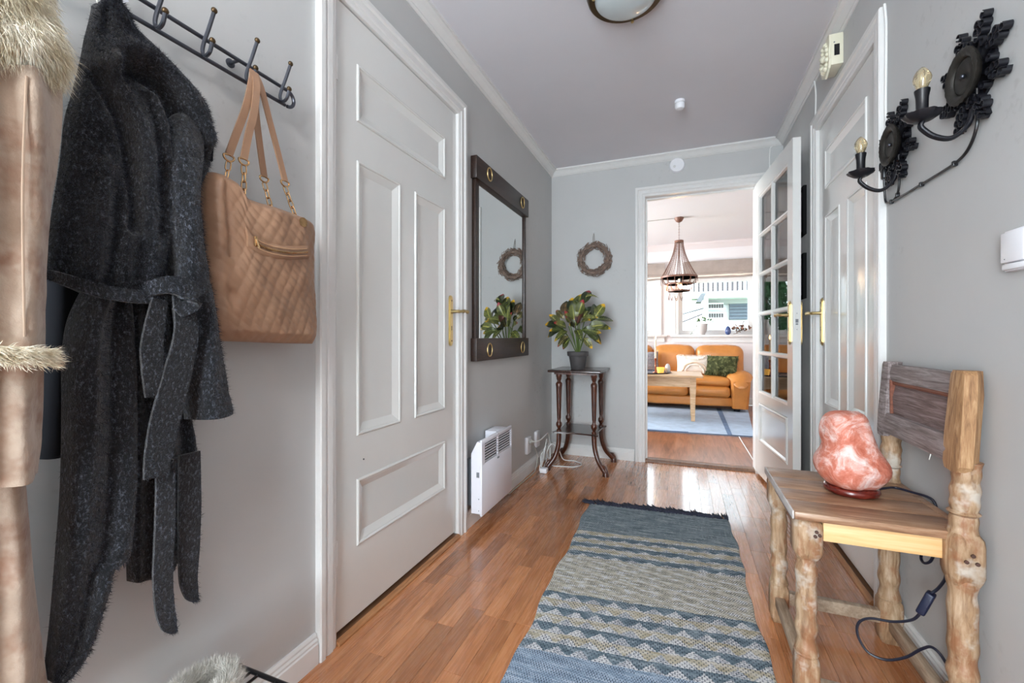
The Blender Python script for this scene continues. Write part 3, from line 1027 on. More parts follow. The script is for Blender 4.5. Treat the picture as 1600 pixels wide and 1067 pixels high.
# --- living room shell
struct('floor_living', MB().box(LX0, LX1, LY0, LY1, -.06, -.004), M_LFLOOR, 'dark glossy laminate floor of the living room', 'floor', smooth=False)
m = MB().box(LX0 - .1, LX1 + .1, YE + .12, LY1 + .3, ZC, ZC + .1)
struct('ceiling_living', m, M_LWALL, 'white ceiling of the living room above the chandelier', 'ceiling', smooth=False)
W1 = (-1.30, -.36, 1.03, 1.90)
W2 = (-.06, .98, 1.03, 1.90)
m = MB()
m.box(LX0, W1[0], LY1, LY1 + .2, 0, ZC).box(W1[1], W2[0], LY1, LY1 + .2, 0, ZC).box(W2[1], LX1, LY1, LY1 + .2, 0, ZC)
m.box(W1[0], W1[1], LY1, LY1 + .2, 0, 1.03).box(W1[0], W1[1], LY1, LY1 + .2, 1.90, ZC)
m.box(W2[0], W2[1], LY1, LY1 + .2, 0, 1.03).box(W2[0], W2[1], LY1, LY1 + .2, 1.90, ZC)
struct('wall_living_far', m, M_LWALL, 'white living room wall with windows behind the sofa', 'wall', smooth=False)
SWN = (4.3, 6.5, .7, 2.2)
m = MB()
m.box(LX0 - .1, LX0, LY0, SWN[0], 0, ZC).box(LX0 - .1, LX0, SWN[1], LY1, 0, ZC).box(LX0 - .1, LX0, SWN[0], SWN[1], 0, SWN[2]).box(LX0 - .1, LX0, SWN[0], SWN[1], SWN[3], ZC)
struct('wall_living_left', m, M_LWALL, 'white left wall of the living room with a side window', 'wall', smooth=False)
struct('wall_living_right', MB().box(LX1, LX1 + .1, LY0, LY1, 0, ZC), M_LWALL, 'white right wall of the living room', 'wall', smooth=False)
m = MB().box(LX0, XL - .12, LY0 - .02, LY0, 0, ZC).box(XR + .12, LX1, LY0 - .02, LY0, 0, ZC)
m.box(XL - .12, OPX0 - .02, LY0, LY0 + .012, 0, ZC).box(OPX1 + .02, XR + .12, LY0, LY0 + .012, 0, ZC).box(OPX0 - .02, OPX1 + .02, LY0, LY0 + .012, OPZ + .02, ZC)
struct('wall_living_near', m, M_LWALL, 'white living room side of the doorway wall', 'wall', smooth=False)
m = MB(); m.prism([(a * 1.3, b * 1.9) for a, b in CROWN], lambda a, b, h: (h, LY1 - a, ZC - b), LX0, LX1)
struct('trim_11', m, plain('pinkish_white_trim', srgb(216, 206, 204), .5), 'pale crown moulding above the living room windows', 'moulding', angle=20)
m = MB(); m.prism([(0, 0), (.018, 0), (.018, .09), (.01, .105), (0, .105)], lambda a, b, h: (h, LY1 - a, b), LX0, LX1)
struct('baseboard_living', m, M_TRIM, 'white baseboard behind the orange sofa', 'baseboard', angle=20)
def lwindow(n, label, Wn, sill):
    x0, x1, z0, z1 = Wn
    t = glazed('window_%d' % n, label, x0, x1, z0, z1, LY1 + .12, 1, 1, .07, .06)
    def fn(a, z, d): return (a, LY1 - d, z)
    c = MB(); c.sweep_rect([(0, -.1), (0, .012), (.02, .018), (.045, .018), (.05, .024), (.07, .024), (.07, 0)], x0 + .012, x1 - .012, z0, z1 - .012, fn, 'U')
    c.build('window_casing', M_TRIM, t, angle=20)
    s = MB(); s.rbox(sill[0], sill[1], LY1 - .075, LY1 + .1, .995, 1.028, .006)
    sl = s.build('window_sill', M_TRIM, t)
    s = MB(); s.box(sill[0] + .04, sill[1] - .04, LY1 - .02, LY1, .915, .995)
    s.build('sill_apron', M_TRIM, sl, smooth=False)
lwindow(1, 'narrow bright living room window left of the chandelier', W1, (-1.45, -.215))
lwindow(2, 'wide living room window above the orange sofa', W2, (-.165, 1.10))
glz = thing('window_4', 'side window of the living room on its left wall', 'window', (LX0 - .05, 5.4, SWN[2]), None, 'structure')  # assumed window out of view, added to brighten the living room
m = MB().box(LX0 - .08, LX0 - .02, SWN[0], SWN[0] + .06, SWN[2], SWN[3]).box(LX0 - .08, LX0 - .02, SWN[1] - .06, SWN[1], SWN[2], SWN[3])
m.box(LX0 - .08, LX0 - .02, SWN[0] + .06, SWN[1] - .06, SWN[3] - .06, SWN[3]).box(LX0 - .08, LX0 - .02, SWN[0] + .06, SWN[1] - .06, SWN[2], SWN[2] + .06)
m.box(LX0 - .07, LX0 - .03, 5.375, 5.425, SWN[2] + .06, SWN[3] - .06)
m.build('window_frame', M_TRIM, glz, smooth=False)
MB().box(LX0 - .052, LX0 - .048, SWN[0] + .04, SWN[1] - .04, SWN[2] + .04, SWN[3] - .04).build('glass_pane', M_GLASS, glz, smooth=False)
# ------------------------------------------------------------------ cloth pieces (wall plane: y along the hall, z up)
def coons(top, right, bottom, left, nu, nv):
    T, B = smooth2(top, nu), smooth2(bottom, nu)
    L, R = smooth2(left, nv), smooth2(right, nv)
    P = np.zeros((nv, nu, 2))
    for j in range(nv):
        t = j / (nv - 1)
        for i in range(nu):
            s = i / (nu - 1)
            P[j, i] = (1 - t) * T[i] + t * B[i] + (1 - s) * L[j] + s * R[j] - ((1 - s) * (1 - t) * T[0] + s * (1 - t) * T[-1] + (1 - s) * t * B[0] + s * t * B[-1])
    return P

def drape(mb, P, x0, depth, back=.006, fold=None, power=.6, edge_t=(0, 0)):
    """P[nv][nu] (y, z). Puffed cloth piece with closed back. Returns outer surface points."""
    nv, nu = P.shape[:2]
    F, Bk = [], []
    for j in range(nv):
        t = j / (nv - 1)
        rf, rb = [], []
        for i in range(nu):
            s = i / (nu - 1)
            e = max(0.0, 4 * s * (1 - s)) ** power
            for k, w_ in enumerate(edge_t):
                if w_:
                    d = t if k == 0 else 1 - t
                    e *= min(1.0, (d / w_ + .05)) ** .5
            y, z = P[j, i]
            dx = depth * e
            if fold:
                dx += fold(s, t, y, z) * min(1, e * 1.6)
            rf.append((x0 + dx, y, z))
            rb.append((x0 - back * min(1, e + .3), y, z))
        F.append(rf); Bk.append(rb)
    mb.slab(F, Bk)
    return F

def fibres(name, mat, parent, surfs, n, length, width, seed, lean=(0, 0, -1), leanw=.3, curl=.4, segs=1, outw=.6):
    """short fibres rooted on sampled surfaces (grids of points) -> one mesh, nobody could count them"""
    rs = np.random.RandomState(seed)
    V, Fc = [], []
    areas = [len(s) * len(s[0]) for s in surfs]
    tot = sum(areas)
    for S, ar in zip(surfs, areas):
        A = np.array(S)
        m, k = A.shape[:2]
        cnt = int(n * ar / tot)
        ii = rs.randint(0, m - 1, cnt); jj = rs.randint(0, k - 1, cnt)
        u = rs.rand(cnt, 1); v = rs.rand(cnt, 1)
        p00, p01, p10, p11 = A[ii, jj], A[ii, jj + 1], A[ii + 1, jj], A[ii + 1, jj + 1]
        base = p00 * (1 - u) * (1 - v) + p01 * u * (1 - v) + p10 * (1 - u) * v + p11 * u * v
        nn = np.cross(p01 - p00, p10 - p00)
        nn /= np.maximum(np.linalg.norm(nn, axis=1, keepdims=True), 1e-9)
        out_ref = np.array((1.0, 0, 0)) if abs(nn[:, 0]).mean() > .2 else np.array((0, 0, 1.0))
        sg = np.sign(np.median(nn @ out_ref)) or 1
        nn *= sg
        d = nn * outw + np.array(lean) * leanw + rs.randn(cnt, 3) * curl
        d /= np.linalg.norm(d, axis=1, keepdims=True)
        L = length * (.5 + rs.rand(cnt, 1))
        side = np.cross(d, rs.randn(cnt, 3))
        side /= np.maximum(np.linalg.norm(side, axis=1, keepdims=True), 1e-9)
        off = len(V)
        if segs == 1:
            a = base - side * width / 2; b = base + side * width / 2; c = base + d * L
            pts = np.stack([a, b, c], 1).reshape(-1, 3)
            V += [tuple(p) for p in pts]
            Fc += [(off + 3 * q, off + 3 * q + 1, off + 3 * q + 2) for q in range(cnt)]
        else:
            dd = np.array(lean) * .8 + rs.randn(cnt, 3) * curl * .8
            mid = base + d * L * .5
            tip = mid + (d * .55 + dd * .45) * L * .5
            a = base - side * width / 2; b = base + side * width / 2
            e = mid - side * width * .42; f = mid + side * width * .42
            pts = np.stack([a, b, e, f, tip], 1).reshape(-1, 3)
            V += [tuple(p) for p in pts]
            for q in range(cnt):
                o = off + 5 * q
                Fc += [(o, o + 1, o + 3, o + 2), (o + 2, o + 3, o + 4)]
    mb = MB(); mb.v, mb.f = V, Fc
    ob = mb.build(name, mat, parent, smooth=False, fixn=False)
    ob['kind'] = 'stuff'
    return ob

def ribbon(mb, path, width, thick, wdir=None, twist=None):
    """flat strap with real thickness along a 3-D path; wdir: width direction"""
    pts = catmull(path, 6)
    n = len(pts)
    W_ = width if hasattr(width, '__len__') else None
    A, B = [], []
    for i, p in enumerate(pts):
        t = (pts[min(i + 1, n - 1)] - pts[max(i - 1, 0)]).normalized()
        wd = Vector(wdir[min(i * len(wdir) // n, len(wdir) - 1)]) if isinstance(wdir, list) else Vector(wdir)
        wd = (wd - t * wd.dot(t)).normalized()
        nm = t.cross(wd).normalized()
        if W_:
            k = i / (n - 1) * (len(W_) - 1); a = int(min(k, len(W_) - 2)); ww = W_[a] * (1 - k + a) + W_[a + 1] * (k - a)
        else:
            ww = width
        A.append([p + wd * ww * (s - .5) + nm * thick / 2 for s in (0, .15, .5, .85, 1)])
        B.append([p + wd * ww * (s - .5) - nm * thick / 2 for s in (0, .15, .5, .85, 1)])
    mb.slab(A, B)
    return A

CLOTH = {}
CLOTH['coat_upper'] = (-0.985,
     [(0.447, 1.596), (0.455, 1.608), (0.467, 1.611)],
     [(0.467, 1.611), (0.484, 1.596), (0.502, 1.572), (0.52, 1.558), (0.556, 1.541), (0.602, 1.527), (0.632, 1.515), (0.649, 1.487), (0.65, 1.409), (0.635, 1.341), (0.603, 1.290), (0.577, 1.211), (0.560, 1.141), (0.556, 1.074)],
     [(0.386, 1.098), (0.415, 1.086), (0.451, 1.072), (0.509, 1.069), (0.556, 1.074)],
     [(0.447, 1.596), (0.441, 1.561), (0.435, 1.529), (0.429, 1.485), (0.417, 1.417), (0.408, 1.369), (0.403, 1.301), (0.393, 1.211), (0.386, 1.15), (0.386, 1.098)])
CLOTH['coat_flap'] = (-0.975,
     [(0.427, 1.083), (0.455, 1.079), (0.494, 1.077)],
     [(0.494, 1.077), (0.5, 0.959), (0.502, 0.861), (0.501, 0.715), (0.491, 0.595), (0.468, 0.579), (0.455, 0.533), (0.437, 0.475), (0.413, 0.438), (0.384, 0.432)],
     [(0.38, 0.438), (0.382, 0.434), (0.384, 0.432)],
     [(0.427, 1.083), (0.408, 1.028), (0.401, 0.963), (0.401, 0.877), (0.399, 0.747), (0.393, 0.637), (0.387, 0.539), (0.38, 0.438)])
CLOTH['coat_back'] = (-1.03,
     [(0.404, 1.113), (0.426, 1.11), (0.462, 1.103)],
     [(0.462, 1.103), (0.462, 0.959), (0.457, 0.853), (0.452, 0.788)],
     [(0.393, 0.789), (0.421, 0.788), (0.452, 0.788)],
     [(0.404, 1.113), (0.401, 1.029), (0.396, 0.918), (0.393, 0.789)])
CLOTH['coat_right'] = (-0.995,
     [(0.489, 1.078), (0.536, 1.077), (0.583, 1.081)],
     [(0.583, 1.081), (0.597, 0.954), (0.613, 0.828), (0.628, 0.713), (0.629, 0.614), (0.625, 0.537)],
     [(0.504, 0.528), (0.538, 0.518), (0.573, 0.529), (0.625, 0.537)],
     [(0.489, 1.078), (0.494, 0.958), (0.498, 0.787), (0.5, 0.663), (0.504, 0.528)])
CLOTH['coat_sleeve'] = (-0.975,
     [(0.55, 1.42), (0.583, 1.468), (0.624, 1.481)],
     [(0.624, 1.481), (0.632, 1.415), (0.614, 1.311), (0.615, 1.27), (0.626, 1.184), (0.638, 1.107), (0.65, 1.023), (0.665, 0.951), (0.678, 0.877), (0.687, 0.83)],
     [(0.598, 0.825), (0.638, 0.823), (0.687, 0.83)],
     [(0.55, 1.42), (0.548, 1.342), (0.55, 1.263), (0.56, 1.172), (0.569, 1.1), (0.577, 1.021), (0.585, 0.955), (0.592, 0.887), (0.598, 0.825)])
CLOTH['coat_lapel'] = (-0.955,
     [(0.437, 1.556), (0.453, 1.569), (0.47, 1.574)],
     [(0.47, 1.574), (0.496, 1.539), (0.536, 1.521), (0.575, 1.503), (0.602, 1.483)],
     [(0.525, 1.436), (0.559, 1.449), (0.602, 1.483)],
     [(0.437, 1.556), (0.441, 1.514), (0.446, 1.477), (0.474, 1.478), (0.525, 1.436)])
CLOTH['shear_body'] = (-0.93,
     [(0.14, 1.339), (0.249, 1.365), (0.38, 1.407)],
     [(0.38, 1.407), (0.38, 1.335), (0.376, 1.272), (0.368, 1.198), (0.364, 1.127), (0.362, 1.046), (0.362, 0.974)],
     [(0.14, 0.972), (0.255, 0.973), (0.362, 0.974)],
     [(0.14, 1.339), (0.14, 1.155), (0.14, 0.972)])
CLOTH['shear_cuff'] = (-0.93,
     [(0.135, 0.988), (0.255, 0.99), (0.363, 0.981)],
     [(0.363, 0.981), (0.368, 0.968), (0.366, 0.954)],
     [(0.135, 0.965), (0.255, 0.967), (0.366, 0.954)],
     [(0.135, 0.988), (0.134, 0.976), (0.135, 0.965)])
CLOTH['shear_lower'] = (-0.935,
     [(0.14, 0.975), (0.257, 0.972), (0.363, 0.966)],
     [(0.363, 0.966), (0.362, 0.885), (0.359, 0.826), (0.356, 0.79)],
     [(0.14, 0.812), (0.251, 0.795), (0.325, 0.786), (0.342, 0.792), (0.356, 0.79)],
     [(0.14, 0.975), (0.14, 0.896), (0.14, 0.812)])
CLOTH['shear_panel'] = (-0.965,
     [(0.15, 0.849), (0.26, 0.837), (0.35, 0.825)],
     [(0.35, 0.825), (0.355, 0.743), (0.363, 0.617), (0.372, 0.508), (0.379, 0.434), (0.386, 0.341)],
     [(0.15, 0.40), (0.273, 0.36), (0.386, 0.341)],
     [(0.15, 0.849), (0.15, 0.676), (0.15, 0.40)])
CLOTH['shear_collar'] = (-0.93,
     [(0.18, 1.56), (0.265, 1.58), (0.347, 1.586)],
     [(0.347, 1.586), (0.356, 1.524), (0.362, 1.493), (0.369, 1.472), (0.377, 1.447), (0.383, 1.43), (0.383, 1.411), (0.377, 1.395)],
     [(0.12, 1.318), (0.255, 1.35), (0.341, 1.371), (0.377, 1.395)],
     [(0.18, 1.56), (0.14, 1.42), (0.12, 1.318)])
CLOTH['bag'] = (-0.975,
     [(0.624, 1.357), (0.66, 1.366), (0.688, 1.355), (0.712, 1.329), (0.793, 1.326), (0.85, 1.325), (0.916, 1.324)],
     [(0.916, 1.324), (0.92, 1.271), (0.925, 1.191), (0.936, 1.102), (0.941, 1.02), (0.931, 0.98)],
     [(0.656, 0.99), (0.724, 0.988), (0.831, 0.983), (0.931, 0.98)],
     [(0.624, 1.357), (0.618, 1.312), (0.616, 1.243), (0.619, 1.147), (0.635, 1.051), (0.656, 0.99)])

# --- wall coat rack
t = thing('coat_rack', 'dark steel wall coat rack with double hooks and brass ball tips', 'coat rack', (XL, .45, 1.64))
zl, zu, xb = 1.638, 1.682, -1.018
MB().tube([(xb, -.02, zu), (xb, .885, zu)], .0048, 10).build('bar', M_STEEL, t)
MB().tube([(xb, -.02, zl), (xb, .878, zl)], .0048, 10).build('bar', M_STEEL, t)
bend = [(xb, .885 + .022 * math.sin(a), (zu + zl) / 2 + .022 * math.cos(a)) for a in [PI * k / 10 for k in range(11)]]
MB().tube(bend, .0048, 10).build('end_bend', M_STEEL, t)
for y in (.05, .405, .745):
    e = MB().lathe([(.011, 0), (.011, .003), (.006, .005)], (XL, y, zu), 'X', 16)
    e.tube([(XL, y, zu), (xb, y, zu)], .004, 8)
    e.build('wall_mount', M_STEEL, t)
for y in (.16, .26, .361, .461, .561, .656, .762, .86):
    h = MB()
    hp = catmull([(xb + .036, y + .004, zl + .094), (xb + .022, y + .002, zl + .06), (xb + .006, y, zl + .025), (xb + .004, y, zl + .008), (xb + .014, y, zl - .002), (xb + .028, y, zl + .004), (xb + .036, y, zl + .024)], 6)
    h.tube(hp, .0042, 9)
    hk = h.build('hook', M_STEEL, t)
    for c in ((xb + .037, y + .004, zl + .097), (xb + .0365, y, zl + .027)):
        MB().ball(c, .0068, 12, (.85, 1, 1)).build('ball_tip', M_BRONZE, hk)

# --- dark wool coat
coat = thing('wool_coat', 'dark navy wool coat with tie belt hanging from the rack', 'coat', (XL, .49, .41))
surfs = []
def cut(key):
    c = CLOTH[key]
    return c[0], c[1:]
def ridge(c, w_, h): return lambda v: h * math.exp(-((v - c) / w_) ** 2)
def ridges(curves):
    """folds that run along polylines in the (y, z) plane: (points, width, height)"""
    cs = []
    for pts, w_, h in curves:
        q = np.array([(p.x, p.y) for p in catmull([(a, b, 0) for a, b in pts], 8)])
        cs.append((q, w_, h))
    def f(y, z):
        v = 0.0
        for q, w_, h in cs:
            d2 = (q[:, 0] - y) ** 2 + (q[:, 1] - z) ** 2
            v += h * math.exp(-float(d2.min()) / (w_ * w_))
        return v
    return f
_up = ridges([
    ([(.447, 1.485), (.456, 1.512), (.485, 1.525), (.520, 1.516), (.560, 1.492), (.596, 1.462), (.622, 1.42)], .018, .034),
    ([(.478, 1.487), (.505, 1.490), (.535, 1.470), (.565, 1.435), (.595, 1.40)], .017, -.040),
    ([(.448, 1.48), (.462, 1.452), (.482, 1.41), (.497, 1.36), (.508, 1.28), (.510, 1.18), (.506, 1.09)], .016, .016),
    ([(.440, 1.455), (.455, 1.425), (.470, 1.39), (.480, 1.34), (.486, 1.27), (.486, 1.20)], .010, -.028),
    ([(.515, 1.455), (.528, 1.41), (.540, 1.35), (.545, 1.26), (.540, 1.16), (.535, 1.08)], .013, .013),
    ([(.505, 1.45), (.516, 1.41), (.525, 1.35), (.529, 1.27), (.527, 1.2)], .008, -.011),
    ([(.560, 1.42), (.558, 1.34), (.562, 1.26), (.566, 1.16)], .010, -.016),
    ([(.430, 1.54), (.425, 1.47), (.418, 1.38), (.410, 1.28)], .012, .008),
    ([(.455, 1.60), (.450, 1.56), (.443, 1.51)], .006, -.012),
    ([(.445, 1.30), (.440, 1.22), (.432, 1.12)], .014, .012),
    ([(.462, 1.25), (.458, 1.17), (.452, 1.10)], .009, -.010)])
def f_up(s, t, y, z):
    return _up(y, z) + .004 * math.sin(s * 23 - 4 * t) - .012 * max(0, (t - .88) / .12) + .004 * nz(y, z, 0, 30)
x0, e = cut('coat_upper')
mb = MB(); surfs.append(drape(mb, coons(*e, 72, 112), x0, .052, .012, f_up, .5))
mb.build('coat_body', M_WOOL, coat, angle=80)
mb = MB(); surfs.append(ribbon(mb, [(-.985, .468, 1.606), (-.966, .492, 1.575), (-.952, .525, 1.548), (-.948, .565, 1.523), (-.952, .605, 1.498), (-.965, .632, 1.46), (-.978, .642, 1.39)], [.012, .02, .026, .028, .028, .026, .015], .020, (.6, -.3, -.75)))
mb.build('collar', M_WOOL, coat, angle=80)
def f_sl(s, t, y, z):
    return .005 * math.sin(t * 16 + 4 * s) * math.sin(PI * s) + .004 * nz(y, z, 1, 30)
x0, e = cut('coat_sleeve'); e = [[(a * .975, 1 + (b - 1) * .975) for a, b in q] for q in e]
mb = MB(); surfs.append(drape(mb, coons(*e, 24, 54), x0 + .018, .058, .006, f_sl, .5, (.22, 0)))
mb.build('sleeve', M_WOOL, coat, angle=80)
def f_flap(s, t, y, z):
    return .008 * math.sin(s * 7 + t * 2.5) + .012 * math.exp(-((s - .25) / .12) ** 2) * (1 - t) - .010 * math.exp(-((s - .62 + .1 * t) / .1) ** 2) + .003 * nz(y, z, 3, 30)
x0, e = cut('coat_flap')
mb = MB(); surfs.append(drape(mb, coons(*e, 28, 70), x0, .035, .012, f_flap, .4))
mb.build('front_flap', M_WOOL, coat, angle=80)
x0, e = cut('coat_back')
mb = MB(); drape(mb, coons(*e, 14, 30), x0, .02, .008, lambda s, t, y, z: .004 * math.sin(9 * s), .4)
mb.build('back_panel', M_WOOLD, coat, angle=80)
def f_rt(s, t, y, z):
    return .010 * math.sin(s * 13 + t * 2) + .004 * nz(y, z, 5, 30)
x0, e = cut('coat_right')
mb = MB(); surfs.append(drape(mb, coons(*e, 26, 50), x0, .030, .015, f_rt, .4))
mb.build('side_panel', M_WOOL, coat, angle=80)
YW = (0, 1, 0); ZW = (0, 0, 1)
mb = MB(); surfs.append(ribbon(mb, [(-.975, .383, 1.104), (-.935, .392, 1.092), (-.915, .425, 1.077), (-.910, .47, 1.072), (-.908, .515, 1.074), (-.915, .545, 1.082)], [.014, .018, .022, .024, .025, .026], .010, ZW))
belt = mb.build('belt', M_WOOL, coat, angle=80)
mb = MB(); surfs.append(ribbon(mb, [(-.905, .485, 1.084), (-.885, .512, 1.096), (-.880, .540, 1.088), (-.882, .546, 1.064), (-.89, .528, 1.045)], [.022, .032, .038, .036, .02], .016, ZW))
mb.build('belt_knot', M_WOOL, belt, angle=80)
for nm, pth, wd in (('belt_tail', [(-.888, .535, 1.08), (-.892, .546, 1.01), (-.905, .540, .935), (-.915, .525, .85), (-.92, .515, .785), (-.922, .511, .735)], [.03, .042, .05, .052, .046, .04]),
                    ('belt_tail', [(-.90, .505, 1.07), (-.905, .495, .98), (-.915, .505, .89)], [.024, .036, .03]),
                    ('belt_tail', [(-.93, .531, .76), (-.93, .531, .65), (-.935, .530, .545), (-.94, .536, .475), (-.945, .547, .43), (-.948, .560, .407)], [.03, .034, .034, .032, .026, .004]),
                    ('belt_tail', [(-.945, .585, .76), (-.945, .585, .65), (-.945, .584, .56), (-.95, .586, .50), (-.952, .594, .462), (-.955, .606, .443)], [.04, .044, .04, .034, .024, .004])):
    mb = MB(); surfs.append(ribbon(mb, pth, wd, .006, YW))
    mb.build(nm, M_WOOL, belt, angle=80)
# sleeve of the far side seen under the flap
fibres('wool_fuzz', M_WOOLF, coat, surfs, 30000, .0075, .0008, 5, (0, 0, -1), .25, .5)
fibres('wool_fuzz', M_WOOLD, coat, surfs, 22000, .0085, .0009, 6, (0, 0, -1), .25, .5)
# hanging loop and white care tag at the neck
MB().tube(catmull([(-.972, .449, 1.585), (-.985, .449, 1.625), (-.998, .459, 1.650), (-.99, .469, 1.635), (-.966, .475, 1.590)], 6), .0012, 6).build('hanging_loop', M_TAPE, coat)
mb = MB(); ribbon(mb, [(-.985, .455, 1.640), (-.980, .474, 1.647), (-.982, .492, 1.632)], .022, .0008, ZW)
mb.build('care_tag', plain('clear_white_tag', srgb(214, 218, 226), .3), coat)

# --- tan shearling coat at the picture's edge
sh = thing('shearling_coat', 'tan shearling coat with cream fur collar beside the navy coat', 'coat', (XL, .26, .35))
fs_ = []
def f_sh(s, t, y, z):
    return .012 * math.sin(y * 95 + 2 + .6 * math.sin(z * 9)) + .005 * nz(y, z, 7, 22)
for key, nm, dp, bk in (('shear_body', 'coat_body', .06, .05), ('shear_lower', 'sleeve_end', .055, .05), ('shear_panel', 'lower_panel', .05, .04)):
    x0, e = cut(key)
    mb = MB(); S = drape(mb, coons(*e, 34, 40), x0, dp, bk, f_sh, .35)
    mb.build(nm, M_SUEDE, sh, angle=80)
for y in (.255, .318):
    mb = MB(); mb.tube(catmull([(-.866, y, 1.37), (-.866, y - .004, 1.2), (-.866, y - .002, 1.0)], 6), .0016, 6)
    mb.build('seam', plain('shearling_seam', srgb(170, 146, 126), .9) if 'shearling_seam' not in MATS else MATS['shearling_seam'], sh)
x0, e = cut('shear_collar'); e = [[(a, b + .012) for a, b in q] for q in e]
mb = MB(); Sc = drape(mb, coons(*e, 26, 26), x0, .075, .05, lambda s, t, y, z: .008 * nz(y, z, 9, 30), .4, (0, .25))
col_ = mb.build('fur_collar', M_FUR, sh, angle=80)
fibres('fur', M_FUR, col_, [Sc], 46000, .024, .0008, 11, (.1, .0, -1), .9, .32, 2, .30)
x0, e = cut('shear_cuff')
mb = MB(); Sk = drape(mb, coons(*e, 30, 8), x0 + .012, .058, .03, lambda s, t, y, z: .004 * nz(y, z, 3, 60), .35)
cf = mb.build('fur_trim', M_FUR, sh, angle=80)
fibres('fur', M_FUR, cf, [Sk], 3500, .014, .0009, 12, (.1, .5, -.5), .8, .5, 2, .4)
mb = MB(); mb.tube(catmull([(-.915, .26, 1.58), (-.96, .26, 1.64), (-.99, .261, 1.636)], 6), .002, 6)
mb.build('hanging_loop', M_TAPE, sh)

# --- quilted handbag
bag = thing('handbag', 'tan quilted leather handbag with chain straps on the rack', 'handbag', (XL, .78, .98))
x0, e = cut('bag')
PB = coons(*e, 96, 110)
def f_bag(s, t, y, z):
    u_, v_ = s * 1.0, t * 1.18
    a = (u_ * .75 - v_ * 1.0) * 12.5
    b = (u_ * 1.0 + v_ * .45) * 11
    q = lambda k: abs(math.sin(PI * k)) ** .45
    quilt = .0028 * q(a) * q(b)
    crease = -.010 * math.exp(-((s - .13) / .035) ** 2) * math.exp(-((t - .72) / .05) ** 2) - .006 * math.exp(-((s - .10 - .1 * t) / .02) ** 2) * (t < .5)
    slump = .012 * math.sin(3.2 * t + 2 * s) + .006 * nz(y, z, 4, 16)
    edge = .012 * math.exp(-((s - .085) / .04) ** 2) * (1 - t)
    return quilt + crease + slump + edge
mb = MB(); SB = drape(mb, PB, x0, .042, .042, f_bag, .30, (.06, .08))
mb.build('bag_body', M_BAG, bag, angle=60)
def bag_x(y, z):
    b, bd = -.93, 9
    for r in SB[::2]:
        for p in r[::2]:
            d = (p[1] - y) ** 2 + (p[2] - z) ** 2
            if d < bd:
                bd, b = d, p[0]
    return b
# zip pocket across the front
up = [(.690, 1.250), (.720, 1.229), (.79, 1.226), (.878, 1.244)]
dn = [(.695, 1.205), (.735, 1.193), (.80, 1.193), (.882, 1.211)]
U_, D_ = smooth2(up, 24), smooth2(dn, 24)
F_, B_ = [], []
for k in range(6):
    q = k / 5
    F_.append([(bag_x(*(U_[i] * (1 - q) + D_[i] * q)) + .0065 - .0045 * (abs(q - .5) > .45), *(U_[i] * (1 - q) + D_[i] * q)) for i in range(24)])
    B_.append([(p[0] - .014, p[1], p[2]) for p in F_[-1]])
mb = MB(); mb.slab(F_, B_)
pk = mb.build('zip_pocket', M_BAGD, bag, angle=60)
zp = [(F_[2][i][0] + .003, *(U_[i] * .5 + D_[i] * .5)) for i in range(2, 22)]
mb = MB(); mb.tube(zp, .0030, 6); mb.build('zip', M_GOLD, pk)
for off in (.009, -.009):
    mb = MB(); mb.tube([(p[0], p[1], p[2] + off) for p in zp], .0009, 5); mb.build('stitching', M_STITCH, pk)
mb = MB(); mb.rbox(zp[0][0], zp[0][0] + .004, zp[0][1] - .004, zp[0][1] + .004, zp[0][2] - .012, zp[0][2] + .012, .002); mb.build('zip_puller', M_GOLD, pk)
mb = MB(); mb.tube([(zp[0][0] + .004, zp[0][1], zp[0][2] + .006), (zp[0][0] + .007, zp[0][1] + .006, zp[0][2] - .016)], .0022, 8); mb.build('zip_puller', M_GOLD, pk)
# straps, rings, chains
link = MB()
lp = []
for k in range(16):
    a = 2 * PI * k / 16
    lp.append((.0050 * math.cos(a), 0, .0062 * (1 if math.sin(a) > 0 else -1) * (abs(math.sin(a)) > .01) + .0050 * math.sin(a)))
link.tube(lp, .0016, 7, closed=True)
ME_LINK = mesh_only(link, 'chain_link', M_GOLD)
straps = [([(-.984, .757, 1.655), (-.975, .748, 1.628), (-.962, .722, 1.545), (-.957, .695, 1.470), (-.955, .675, 1.412)], (-.952, .667, 1.354)),
          ([(-.983, .759, 1.652), (-.966, .752, 1.610), (-.952, .735, 1.54), (-.947, .716, 1.47), (-.944, .703, 1.412)], (-.944, .703, 1.322)),
          ([(-.992, .765, 1.655), (-.995, .768, 1.628), (-.992, .772, 1.55), (-.988, .780, 1.47), (-.985, .788, 1.406)], (-.972, .800, 1.315)),
          ([(-.988, .766, 1.656), (-.980, .775, 1.625), (-.972, .792, 1.55), (-.965, .812, 1.47), (-.960, .828, 1.405)], (-.944, .851, 1.305))]
